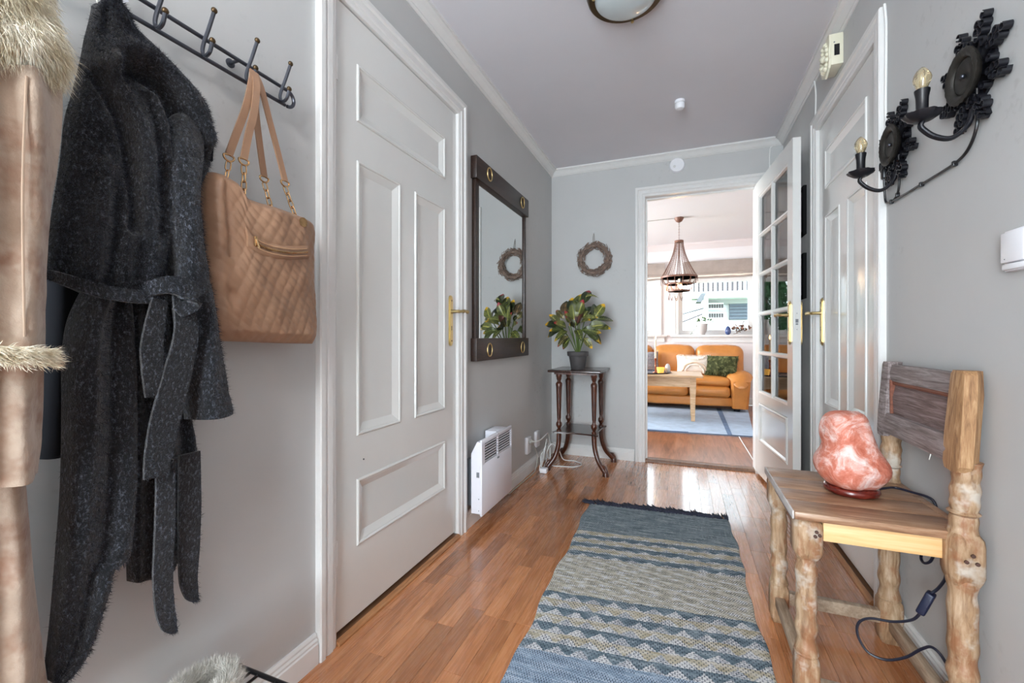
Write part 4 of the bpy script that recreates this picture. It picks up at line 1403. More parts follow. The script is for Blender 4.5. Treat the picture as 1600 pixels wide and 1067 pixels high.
for k, (pth, end) in enumerate(straps):
    mb = MB(); ribbon(mb, pth, .0165, .004, (0, .93, .25) if k < 2 else (0, .9, -.3))
    st = mb.build('strap', M_BAGD, bag, angle=60)
    p = Vector(pth[-1])
    rg = MB(); rg.tube([(p.x, p.y + .0125 * math.cos(a), p.z - .004 + .0105 * math.sin(a) * (1.0 if math.sin(a) < 0 else .35)) for a in [2 * PI * q / 20 for q in range(20)]], .0022, 8, closed=True)
    rg.build('ring', M_GOLD, st)
    a, b = p + Vector((0, 0, -.016)), Vector(end)
    n = max(2, round((b - a).length / .0185))
    dv = (b - a)
    for q in range(n):
        c = a + dv * ((q + .5) / n)
        z_ = (-dv).normalized()
        x_ = Vector((1, 0, 0)) if q % 2 else Vector((.35, .94, 0))
        y_ = z_.cross(x_).normalized(); x_ = y_.cross(z_)
        inst(ME_LINK, 'chain_link', bag, c, mtx=Matrix((x_, y_, z_)).transposed())
    if k != 3:
        continue
    er = MB(); ex = bag_x(b.y, b.z - .008)
    er.lathe([(.0065, 0), (.0125, .001), (.0125, .004), (.0065, .005)], (ex - .001, b.y, b.z - .006), 'X', 20)
    er.build('eyelet', M_GOLD, bag)

# --- wire shoe rack with a fur-lined boot
t = thing('shoe_rack', 'low black wire shoe rack below the hanging coats', 'shoe rack', (-.89, .42, 0))
for z in (.177, .045):
    for x in (-1.028, -.76):
        MB().tube([(x, .10, z), (x, .754, z)], .0055, 8).build('rail', M_BLACK, t)
    for y in (.10, .754):
        MB().tube([(-1.03, y, z), (-.755, y, z)], .0055, 8).build('rail', M_BLACK, t)
    for x in (-.985, -.96, -.90, -.84):
        MB().tube([(x, .10, z), (x, .754, z)], .0035, 8).build('wire', M_BLACK, t)
for x in (-1.028, -.76):
    for y in (.10, .754):
        MB().tube([(x, y, 0), (x, y, .182)], .006, 8).build('leg', M_BLACK, t)
bt = thing('fur_boot', 'short grey boot with a pale fur cuff on the shoe rack', 'boot', (-.93, .60, .1835))
cx, cy = -.945, .613
mb = MB(); rings = []
for (z, rx, ry, ox) in ((.1835, .040, .052, .03), (.195, .046, .058, .03), (.215, .046, .058, .015), (.235, .047, .056, .004), (.248, .049, .057, 0)):
    rings.append([(cx + ox + rx * math.cos(a) * (1.9 if (math.cos(a) > 0 and z < .24) else 1), cy + ry * math.sin(a), z) for a in [2 * PI * k / 24 for k in range(25)]])
mb.grid(rings); mb.f.append(tuple(range(24))); mb.build('boot_body', plain('grey_suede', srgb(128, 122, 116), .9, bump=.3), bt, angle=80)
cuff = []
for k in range(13):
    a = -PI * .35 + 1.6 * PI * k / 12
    rr, zz = .017 * math.cos(a), .024 * math.sin(a)
    cuff.append([(cx + (.043 + rr) * math.cos(q), cy + (.052 + rr) * math.sin(q), .246 + zz) for q in [2 * PI * i / 30 for i in range(31)]])
mb = MB(); mb.grid(cuff); cu = mb.build('fur_cuff', M_FURG, bt, angle=80)
fb = fibres('fur', M_FURG, cu, [cuff], 9000, .017, .0007, 21, (0, 0, 1), .25, .35, 2, .9)
MB().lathe([(.0, .0), (.036, 0), (.038, .03)], (cx, cy, .212), 'Z', 20).build('boot_lining', plain('dark_boot_lining', srgb(70, 66, 64), .95), bt)
# ------------------------------------------------------------------ mirror
t = thing('wall_mirror', 'dark oak wall mirror with brass rings on its rails', 'mirror', (XL, 2.48, .86))
MB().rbox(-1.049, -1.012, 2.06, 2.892, 1.845, 1.965, .003).build('top_rail', M_DARKWOOD, t)
MB().rbox(-1.049, -1.012, 2.06, 2.892, .868, .992, .003).build('bottom_rail', M_DARKWOOD, t)
MB().rbox(-1.049, -1.026, 2.075, 2.118, .992, 1.845, .002).build('stile', M_DARKWOOD, t)
MB().rbox(-1.049, -1.026, 2.845, 2.875, .992, 1.845, .002).build('stile', M_DARKWOOD, t)
gm = MB(); gm.box(-1.046, -1.036, 2.118, 2.845, .992, 1.845)
gm.build('mirror_glass', M_MIRROR, t, smooth=False)
for y, z in ((2.222, 1.915), (2.762, 1.912), (2.222, .926), (2.762, .928)):
    r = MB(); r.tube([(-1.0095, y + .031 * math.cos(a), z + .036 * math.sin(a)) for a in [2 * PI * k / 28 for k in range(28)]], .0038, 8, closed=True)
    rg = r.build('ring', M_BRASS, t)
    s = MB(); s.tube([(-1.012, y + .034, z), (-1.006, y + .026, z)], .003, 8); s.build('ring_pin', M_BRASS, rg)

# ------------------------------------------------------------------ wall heater
t = thing('wall_heater', 'white electric panel heater with louvred top on the left wall', 'heater', (XL, 2.2, .075))
hy0, hy1, hz0, hz1, hx = 1.998, 2.415, .078, .470, -.952
# folded body behind the front panel
b = MB()
prof = [(-1.015, hz0 + .01), (hx - .012, hz0 + .01), (hx - .012, hz1 - .012), (hx - .03, hz1 - .012), (-1.015, hz1 - .075)]
b.prism(prof, lambda a, c, h: (a, h, c), hy0 + .004, hy1 - .004)
b.build('body', M_HEATER, t, smooth=False)
# front panel with a real louvre opening
lz0, lz1 = .345, .444
ly = ((hy0 + .035, (hy0 + hy1) / 2 - .006), ((hy0 + hy1) / 2 + .006, hy1 - .018))
f = MB()
f.rbox(hx - .013, hx, hy0, hy1, hz0, lz0, .004).rbox(hx - .013, hx, hy0, hy1, lz1, hz1, .006)
f.box(hx - .012, hx, hy0, ly[0][0], lz0 - .006, lz1 + .006).box(hx - .012, hx, ly[0][1], ly[1][0], lz0 - .006, lz1 + .006).box(hx - .012, hx, ly[1][1], hy1, lz0 - .006, lz1 + .006)
f.build('front_panel', M_HEATER, t)
g = MB().box(hx - .0115, hx - .0085, ly[0][0], ly[1][1], lz0, lz1).build('louvre_shade_sheet', M_GAPSHADE, t, smooth=False)  # dark sheet painted as the shade behind the slats
NS = 7
for (a, c) in ly:
    for k in range(NS):
        z = lz0 + (lz1 - lz0) * (k + .5) / NS
        s = MB(); s.prism([(hx - .0055, z - .0022), (hx - .001, z - .0022), (hx + .0003, z + .0034), (hx - .0055, z + .0034)], lambda p, q, h: (p, h, q), a, c)
        s.build('slat', M_HEATER, t, smooth=False)
MB().rbox(-1.04, hx - .014, 2.225, 2.36, hz1 - .06, hz1 - .002, .003).build('control_box', M_HEATER, t)
m = MB().box(-1.049, -1.03, hy0 + .025, hy0 + .05, .115, .36).box(-1.03, -1.014, hy0 + .03, hy0 + .036, .10, .375).box(-1.049, -1.03, hy1 - .05, hy1 - .025, .115, .36)
m.box(-1.034, -1.014, hy0 + .036, hy1 - .036, .13, .145)
m.build('wall_bracket', M_ZINC, t, smooth=False)
MB().box(-.985, -.969, hy0 + .0028, hy0 + .0041, .275, .302).build('rating_plate', M_GREY, t, smooth=False)
for z in (.165, .105):
    MB().ball((-.972, hy0 + .003, z), .0028, 8).build('screw', M_GREY, t)
MB().rbox(hx - .001, hx + .0012, 2.196, 2.222, .325, .335, .0005).build('maker_badge', M_GREY, t)
m = MB().tube([(hx - .012, 2.205, hz1 + .002), (hx - .004, 2.209, hz1 + .001), (hx + .0012, 2.212, hz1 - .012)], .0014, 6)
m.build('panel_clip', M_GREY, t)

# ------------------------------------------------------------------ sockets, plugs, cables near the corner
def socket(y, label):
    t = thing('wall_socket', label, 'socket', (XL, y, .19), 'sockets beside the heater')
    MB().rbox(XL, XL + .022, y - .042, y + .042, .155, .275, .005).build('cover', M_WHITE, t)
    for z in (.187, .243):
        s = MB().lathe([(.0, .0), (.019, .0), (.019, .010), (.022, .010)], (XL + .013, y, z), 'X', 18)
        s.build('recess', M_WHITE, t)
        for dy in (-.009, .009):
            MB().ball((XL + .0135, y + dy, z), .0028, 6).build('pin_hole', M_BLACK, t)
socket(2.955, 'white double wall socket nearest the heater')
socket(3.165, 'white double wall socket nearest the plant table')
t = thing('plug', 'pale plug with its cord in the wall socket near the heater', 'plug', (-1.02, 3.0, .235))
MB().lathe([(.0175, 0), (.0175, .018), (.011, .024), (.007, .04)], (-1.029, 2.955, .243), 'X', 16).build('plug_body', M_GCABLE, t)
def cable(name, label, pts, r, mat, n=7, cat='cable', parent_loc=None):
    m = MB(); m.tube(catmull(pts, n), r, 7)
    o = m.build(name, mat, None, parent_loc or pts[0])
    return tag(o, label, cat)
cable('white_cable', 'white cable running from the wall socket to the power strip', [(-.992, 2.955, .243), (-.975, 3.04, .238), (-.97, 3.16, .25), (-.985, 3.28, .235), (-.99, 3.34, .16), (-.975, 3.30, .08), (-.965, 3.27, .04)], .0042, M_WCABLE)
rc = random.Random(4)
cable('white_cable', 'white cable looping on the floor around the table feet', [(-.985, 3.29, .045), (-.94, 3.22, .008), (-.86, 3.22, .006), (-.76, 3.25, .005), (-.73, 3.33, .005), (-.80, 3.40, .005), (-.88, 3.36, .02), (-.90, 3.30, .10), (-.95, 3.27, .16), (-.985, 3.25, .10), (-.99, 3.24, .045)], .0042, M_WCABLE)
cable('white_cable', 'white cable bundled in tall loops behind the table foot', [(-1.0, 3.36, .02), (-.995, 3.32, .12), (-.985, 3.24, .20), (-.98, 3.16, .10), (-.985, 3.11, .02), (-.985, 3.2, .012), (-.99, 3.3, .10), (-.985, 3.26, .18), (-.985, 3.17, .13), (-.985, 3.07, .03), (-.98, 3.05, .008), (-.96, 3.08, .008)], .0038, M_WCABLE)
cable('grey_cable', 'grey heater cord along the baseboard to the socket', [(-1.0, 2.41, .10), (-1.012, 2.50, .02), (-1.018, 2.62, .006), (-1.015, 2.8, .006), (-1.01, 2.95, .006), (-1.012, 3.05, .02), (-1.015, 3.10, .10), (-1.02, 3.08, .15), (-1.015, 3.0, .22), (-1.0, 2.966, .238)], .0036, M_GCABLE)
t = thing('extension_socket', 'small white extension socket lying on the floor by the cables', 'extension socket', (-.945, 3.04, 0))
MB().rbox(-.972, -.918, 3.015, 3.065, 0.001, .036, .007).build('socket_body', M_WHITE, t)
MB().tube(catmull([(-.96, 3.07, .015), (-.985, 3.10, .03), (-.995, 3.12, .09), (-.99, 3.16, .12), (-.985, 3.2, .05)], 6), .004, 7).build('cord', M_WCABLE, t)

# ------------------------------------------------------------------ wreath
t = thing('twig_wreath', 'round grey-brown twig wreath hanging on the end wall', 'wreath', (-.676, YE - .02, 1.48))
wc = Vector((-.676, YE - .030, 1.640))
m = MB(); m.tube([wc + Vector((.115 * math.cos(a), 0, .115 * math.sin(a))) for a in [2 * PI * k / 30 for k in range(30)]], .016, 8, closed=True)
m.build('core_ring', M_TWIG, t)
rw = random.Random(12)
m = MB()
for k in range(330):
    a = rw.uniform(0, 2 * PI)
    R = .115 + rw.uniform(-.034, .03)
    c = wc + Vector((R * math.cos(a), rw.uniform(-.026, .016), R * math.sin(a)))
    tg = Vector((-math.sin(a), 0, math.cos(a)))
    rad = Vector((math.cos(a), 0, math.sin(a)))
    d = (tg * rw.uniform(.6, 1) + rad * rw.uniform(-.55, .55) + Vector((0, rw.uniform(-.35, .1), 0))).normalized()
    L = rw.uniform(.022, .05)
    r = rw.uniform(.002, .0052)
    p0, p1 = c - d * L / 2, c + d * L / 2
    p0.y = min(p0.y, YE - .006); p1.y = min(p1.y, YE - .006)
    m.tube([p0, (p0 + p1) / 2 + Vector((rw.uniform(-.003, .003), 0, rw.uniform(-.003, .003))), p1], [r * .8, r, r * .5], 5)
m.build('twigs', M_TWIG, t, angle=60, props={'kind': 'stuff'})
m = MB(); m.tube(catmull([(-.690, YE - .03, 1.77), (-.689, YE - .012, 1.83), (-.684, YE - .006, 1.858), (-.679, YE - .012, 1.83), (-.677, YE - .03, 1.77)], 6), .0018, 6)
m.build('hanging_loop', M_TWINE, t)
m = MB(); m.tube([(-.684, YE, 1.858), (-.684, YE - .014, 1.868)], .003, 8); m.ball((-.684, YE - .014, 1.868), .0045, 8)
m.build('wall_hook', M_WHITE, t)

# ------------------------------------------------------------------ plant table
t = thing('plant_table', 'dark mahogany two-tier plant table with turned columns', 'table', (-.735, 3.31, 0))
TZ = .752
m = MB(); m.rbox(-.938, -.540, 3.10, 3.52, TZ - .018, TZ, .006, 3); m.build('table_top', M_MAHOGTOP, t)
m = MB(); m.box(-.895, -.583, 3.135, 3.485, TZ - .034, TZ - .018); m.build('under_frame', M_MAHOG, t, smooth=False)
# lower shelf with scooped edges
sz = .288
sp = []
cs = [(-.905, 3.125), (-.565, 3.125), (-.565, 3.50), (-.905, 3.50)]
for k in range(4):
    a, b = Vector((*cs[k], 0)), Vector((*cs[(k + 1) % 4], 0))
    inw = Vector((-(b - a).y, (b - a).x, 0)).normalized()
    for q in range(8):
        s = q / 8
        p = a + (b - a) * s + inw * .022 * math.sin(PI * s) ** .7
        sp.append((p.x, p.y))
m = MB(); m.prism(sp, lambda a, b, h: (a, b, h), sz - .012, sz); m.build('lower_shelf', M_MAHOGTOP, t, angle=30)
colp = [(.0165, 0), (.0165, .012), (.010, .018), (.013, .028), (.0195, .040), (.021, .052), (.0195, .064), (.011, .075), (.012, .082), (.0105, .088), (.0135, .10), (.0165, .20), (.019, .30), (.0205, .338), (.0225, .346), (.0225, .362), (.015, .372), (.011, .378), (.012, .384), (.017, .395), (.018, .41), (.021, .416), (.021, .432)]
hcol = TZ - .034 - sz
for x in (-.865, -.600):
    for y in (3.165, 3.455):
        m = MB(); m.lathe([(r * 1.12, h * hcol / .432) for r, h in colp], (x, y, sz), 'Z', 20); m.build('column', M_MAHOG, t, angle=50)
        ox = -.075 if x < -.7 else .115
        ox = -.075 if x < -.7 else .09
        oy = -.045 if y < 3.3 else .055
        path = [(x, y, sz - .008), (x + ox * .02, y, sz - .07), (x + ox * .12, y + oy * .1, .16), (x + ox * .38, y + oy * .4, .095), (x + ox * .75, y + oy * .8, .05), (x + ox * 1.0, y + oy, .022), (x + ox * 1.02, y + oy * 1.02, .0)]
        pp = catmull(path, 5)
        rr = [.0165] * len(pp)
        for i in range(len(pp)):
            s = i / (len(pp) - 1)
            rr[i] = .0200 - .0025 * math.sin(PI * s) + (.004 if s > .80 else 0)
        m = MB(); m.tube(pp, rr, 10)
        lg = m.build('leg', M_MAHOG, t, angle=60)
        d = Vector((ox, oy, 0)).normalized()
        fz = Vector((x + ox * .85, y + oy * .85, .058))
        m = MB(); m.tube([fz - d * .012 + Vector((0, 0, .012)), fz + d * .006 + Vector((0, 0, .006)), fz + d * .022 + Vector((0, 0, -.018)), fz + d * .026 + Vector((0, 0, -.045))], [.010, .0135, .013, .011], 8)
        m.build('scroll_foot', M_MAHOG, lg, angle=60)

# ------------------------------------------------------------------ croton in a clay pot
pl = thing('croton_plant', 'croton plant with yellow-veined leaves in a dark clay pot', 'plant', (-.745, 3.27, TZ))
pc = (-.745, 3.27)
m = MB(); m.lathe([(.0, .0), (.050, .0), (.053, .004), (.068, .098), (.078, .100), (.080, .104), (.082, .130), (.080, .134), (.073, .134), (.071, .118)], (*pc, TZ), 'Z', 32)
m.build('pot', M_POT, pl, angle=40)
m = MB(); m.lathe([(.0, .0), (.0705, .0)], (*pc, TZ + .118), 'Z', 24); m.build('soil', M_SOIL, pl)
def leaf_mesh(L, W_, droop, cup, tipw):
    mb = MB(); n = 12; P = []
    for i in range(n + 1):
        s = i / n
        w_ = W_ * (math.sin(PI * min(1, s ** tipw)) ** .75) * .5 + .0012 * (1 - s)
        z = -droop * s * s * L + .02 * L * math.sin(s * 6)
        y = L * s * (1 - .18 * droop * s)
        row = []
        for k in (-1, -.5, 0, .5, 1):
            row.append((w_ * k, y, z + cup * abs(k) * w_ + .0016 * math.sin(14 * s + 3 * k)))
        P.append(row)
    mb.grid(P)
    return mesh_only(mb, 'leaf', M_LEAF, angle=80)
LM = [leaf_mesh(.160, .086, .35, .35, .85), leaf_mesh(.155, .080, .7, .25, .95), leaf_mesh(.158, .092, .12, .40, .8), leaf_mesh(.15, .042, .9, .5, .8)]
rl = random.Random(31)
def put_leaf(base, az, el, k, sc, roll=0):
    d = Vector((math.cos(az) * math.cos(el), math.sin(az) * math.cos(el), math.sin(el)))
    up = Vector((.22 + rl.uniform(-.45, .45), -.80, .45 + rl.uniform(-.25, .35)))     # blades turn to the light of the hall
    x_ = d.cross(up)
    x_ = x_.normalized() if x_.length > .15 else d.cross(Vector((0, 0, 1))).normalized(); z_ = x_.cross(d).normalized()
    mt = Matrix((x_, d, z_)).transposed() @ Matrix.Rotation(roll, 3, 'Y')
    return inst(LM[k], 'leaf', pl, base, mtx=mt, scale=(sc, sc, sc))
zt = TZ + .12
# image-right is +x, towards the camera is -y
stems = [(-.78, 3.25, 1.10, -.06, .0), (-.735, 3.26, 1.16, .0, 0), (-.70, 3.25, 1.13, .08, 0), (-.60, 3.24, 1.06, .16, 0), (-.84, 3.25, 1.02, -.14, 0)]
tops = [(-.830, 3.24, 1.19), (-.775, 3.25, 1.22), (-.715, 3.25, 1.24), (-.685, 3.25, 1.14), (-.615, 3.24, 1.14), (-.875, 3.23, 1.09), (-.80, 3.2, 1.08), (-.735, 3.19, 1.04), (-.655, 3.2, 1.05), (-.75, 3.3, 1.14)]
for (x, y, z) in tops:
    m = MB(); m.tube(catmull([(pc[0] + (x - pc[0]) * .08, pc[1] + (y - pc[1]) * .1, zt), (pc[0] + (x - pc[0]) * .45, pc[1] + (y - pc[1]) * .5, zt + (z - zt) * .5), (x, y, z)], 5), [.0042] * 10 + [.003], 6)
    m.build('stem', M_STEM, pl)
L_ = [  # base xyz, azimuth deg (0 = right, -90 = to viewer), elevation deg, mesh, scale
    ((-.835, 3.23, 1.17), 120, 74, 0, .95), ((-.845, 3.23, 1.14), -160, 50, 1, .75), ((-.80, 3.22, 1.11), -80, 45, 0, .7),
    ((-.780, 3.24, 1.18), 110, 76, 2, .95), ((-.765, 3.23, 1.13), -80, 70, 0, .95), ((-.745, 3.24, 1.22), 70, 72, 0, 1.0),
    ((-.73, 3.23, 1.17), -40, 62, 2, .85), ((-.735, 3.24, 1.25), 140, 58, 3, .8), ((-.690, 3.25, 1.255), 60, 66, 0, 1.0),
    ((-.680, 3.25, 1.30), 5, 30, 3, .75), ((-.69, 3.24, 1.20), 0, 15, 3, 1.0), ((-.69, 3.23, 1.13), -30, 25, 1, .7),
    ((-.625, 3.24, 1.14), 60, 64, 0, 1.0), ((-.605, 3.24, 1.15), 20, 55, 2, .9), ((-.60, 3.24, 1.13), 3, 8, 3, 1.05), ((-.61, 3.23, 1.08), -10, 5, 1, .8),
    ((-.885, 3.23, 1.10), 170, 45, 2, .85), ((-.880, 3.23, 1.08), 172, 18, 0, .95), ((-.87, 3.22, 1.05), -172, -5, 1, .95), ((-.85, 3.22, 1.05), -150, 10, 0, .75),
    ((-.82, 3.2, 1.07), -120, 20, 2, .85), ((-.81, 3.2, 1.04), -130, -8, 1, .8), ((-.80, 3.19, 1.00), -150, -20, 1, .75), ((-.77, 3.18, 1.08), -75, 40, 0, .9),
    ((-.745, 3.18, 1.06), -95, 15, 2, .9), ((-.735, 3.18, 1.05), -60, -5, 1, .8), ((-.71, 3.18, 1.09), -45, 30, 0, .85), ((-.69, 3.18, 1.05), -20, 2, 1, .9),
    ((-.66, 3.19, 1.04), -40, -15, 1, .8), ((-.645, 3.2, 1.07), 0, 12, 2, .9), ((-.64, 3.2, 1.03), -15, -28, 1, .8), ((-.73, 3.3, 1.15), 95, 55, 0, 1.0),
    ((-.79, 3.31, 1.12), 140, 50, 2, 1.0), ((-.66, 3.30, 1.12), 40, 50, 0, 1.0), ((-.79, 3.19, .985), -150, -42, 1, .7), ((-.68, 3.19, .99), -25, -42, 0, .7),
    ((-.755, 3.24, 1.08), -85, 82, 2, .9), ((-.735, 3.22, 1.10), -30, 78, 0, .85), ((-.81, 3.23, 1.13), 160, 62, 3, .9), ((-.70, 3.24, 1.14), 30, 60, 2, .8)]
for (b, az, el, k, sc) in L_:
    put_leaf(b, math.radians(az + rl.uniform(-8, 8)), math.radians(el), k, sc * .90, rl.uniform(-.35, .35))

# ------------------------------------------------------------------ ceiling lamp, sensor, smoke alarm
t = thing('ceiling_lamp', 'round bronze-rimmed ceiling lamp with frosted glass bowl', 'ceiling lamp', (-.215, 1.815, ZC))
lc = (-.215, 1.812)
m = MB(); m.lathe([(.118, 0), (.158, 0), (.160, -.008), (.152, -.034), (.146, -.040), (.120, -.040), (.117, -.03)], (*lc, ZC), 'Z', 48); m.build('rim', M_BRONZE, t, angle=40)
m = MB(); m.lathe([(.124, -.036)] + [(.124 * math.cos(k * PI / 2 / 10), -.038 - .040 * math.sin(k * PI / 2 / 10)) for k in range(11)], (*lc, ZC), 'Z', 48)
m.build('glass_bowl', plain('frosted_lamp_glass', srgb(196, 206, 208), .12, coat=.4, var=.06, vscale=6), t, angle=60)
for a in (-2.0, .1, 2.2):
    m = MB(); c = (lc[0] + .132 * math.sin(a), lc[1] + .132 * math.cos(a))
    m.lathe([(.004, 0), (.004, -.012), (.0065, -.014), (.0065, -.020), (.003, -.023)], (*c, ZC - .036), 'Z', 12)
    m.tube([(c[0], c[1], ZC - .046), (lc[0] + .117 * math.sin(a), lc[1] + .117 * math.cos(a), ZC - .046)], .003, 6)
    m.build('clip', M_BRASS, t)
t = thing('motion_sensor', 'small white round sensor on the hallway ceiling', 'sensor', (-.013, 2.80, ZC))
m = MB(); m.lathe([(.030, 0), (.030, -.014), (.027, -.016)], (-.013, 2.80, ZC), 'Z', 24); m.build('sensor_base', M_WHITE, t, angle=40)
m = MB(); m.lathe([(.027, -.018), (.028, -.022), (.028, -.040), (.022, -.050), (.0, -.054)], (-.013, 2.80, ZC), 'Z', 24); m.build('sensor_head', M_WHITE, t, angle=40)
t = thing('smoke_alarm', 'flat white round alarm on the wall above the doorway', 'alarm', (-.037, YE, 2.27))
m = MB(); m.lathe([(.056, 0), (.056, -.018), (.050, -.026), (.0, -.028)], (-.037, YE, 2.328), 'Y', 36); m.build('alarm_body', M_WHITE, t, angle=40)
m = MB(); m.lathe([(.010, -.026), (.010, -.031), (.0, -.032)], (-.055, YE, 2.318), 'Y', 16); m.build('test_button', plain('alarm_button', srgb(205, 205, 205), .4), t, angle=40)
# unseen fill lamp added behind the camera, shaped like the hall lamp
t = thing('ceiling_lamp', 'round ceiling lamp over the entrance behind the camera', 'ceiling lamp', (-.2, -.75, ZC))
m = MB(); m.lathe([(.118, 0), (.158, 0), (.160, -.008), (.152, -.034), (.146, -.040), (.120, -.040), (.117, -.03)], (-.2, -.75, ZC), 'Z', 32); m.build('rim', M_BRONZE, t, angle=40)
m = MB(); m.lathe([(.124, -.036)] + [(.124 * math.cos(k * PI / 2 / 8), -.038 - .040 * math.sin(k * PI / 2 / 8)) for k in range(9)], (-.2, -.75, ZC), 'Z', 32)
m.build('glass_bowl', plain('fill_lamp_glass', srgb(240, 236, 228), .3, emit=(1, .96, .9, 1), estr=2.0), t, angle=60)
_pl = bpy.data.lights.new('rear_fill_light', 'POINT'); _pl.energy = 30; _pl.color = (1, .97, .94); _pl.shadow_soft_size = .12
_po = bpy.data.objects.new('rear_fill_light', _pl); COL.objects.link(_po); _po.location = (-.2, -.75, ZC - .21)
# ------------------------------------------------------------------ right wall: pictures, chime, cables, switch
for z0, z1, lb in ((1.600, 1.885, 'upper of two black picture frames behind the open glazed door'), (1.225, 1.490, 'lower of two black picture frames behind the open glazed door')):
    t = thing('picture_frame', lb, 'picture frame', (XR, 3.16, z0), 'black frames behind the open door')
    m = MB(); m.sweep_rect([(0, 0), (0, .016), (.004, .020), (.018, .020), (.022, .016), (.022, 0)], 2.992, 3.318, z0 + .022, z1 - .022, fnR, 'closed')
    m.build('frame', M_PIC, t, angle=30)
    MB().box(XR - .010, XR - .004, 2.992, 3.318, z0 + .022, z1 - .022).build('picture', plain('dark_print', srgb(30, 32, 40), .3), t, smooth=False)
t = thing('door_chime', 'cream door chime box with ornate front above the right door', 'door chime', (XR, 2.41, 2.205))
MB().rbox(.628, XR, 2.352, 2.470, 2.232, 2.372, .003).build('case', M_CREAM, t)
m = MB().box(.640, .660, 2.3508, 2.3525, 2.272, 2.322)
m.build('side_opening', M_BLACK, t, smooth=False)
m = MB()
rr = random.Random(8)
prof = [(2.352, 2.37), (2.38, 2.378), (2.411, 2.366), (2.44, 2.378), (2.47, 2.37), (2.476, 2.33), (2.466, 2.30), (2.476, 2.26), (2.46, 2.225), (2.44, 2.215), (2.411, 2.20), (2.38, 2.215), (2.362, 2.225), (2.350, 2.26), (2.358, 2.30), (2.348, 2.33)]
m.prism(prof, lambda a, b, h: (.628 - h, a, b), 0, .008)
orn = m.build('ornate_front', M_CREAM, t, angle=30)
m = MB()
for k in range(16):
    a = 2 * PI * k / 16
    m.ball((.618, 2.411 + .040 * math.cos(a), 2.293 + .058 * math.sin(a)), .0095 + .003 * (k % 2), 8)
m.ball((.617, 2.411, 2.293), .018, 10)
m.build('relief', M_CREAM, orn, angle=60)
MB().tube([(.640, 2.354, 2.332), (.640, 2.350, 2.332)], .003, 8).build('screw', M_GREY, t)

cable('white_cable', 'white cable stapled down the casing beside the sconces', [(XR - .012, 1.897, 2.172), (XR - .006, 1.901, 2.10), (XR - .006, 1.902, 1.95), (XR - .006, 1.904, 1.8), (XR - .006, 1.901, 1.7), (XR - .008, 1.900, 1.615)], .0042, M_WCABLE)
cable('white_cable', 'short white cable between crown moulding and right door casing', [(XR - .012, 2.765, 2.378), (XR - .006, 2.765, 2.33), (XR - .005, 2.765, 2.26), (XR - .007, 2.765, 2.19)], .004, M_WCABLE)
cable('white_cable', 'thin white cable in the corner above the open glazed door', [(.625, YE - .012, 2.376), (.600, YE - .006, 2.372), (.590, YE - .005, 2.34), (.590, YE - .005, 2.20)], .004, M_WCABLE)

t = thing('light_switch', 'white light switch at the right edge beyond the sconces', 'switch', (XR, 1.245, 1.135))
MB().rbox(XR - .012, XR, 1.205, 1.290, 1.142, 1.232, .003).build('back_plate', M_WHITE, t)
MB().rbox(XR - .022, XR - .012, 1.212, 1.283, 1.160, 1.226, .003).build('rocker', M_WHITE, t)
MB().rbox(XR - .020, XR - .010, 1.212, 1.283, 1.145, 1.158, .003).build('lower_strip', M_WHITE, t)
MB().ball((XR - .022, 1.268, 1.168), .0014, 6).build('indicator', M_GREY, t)

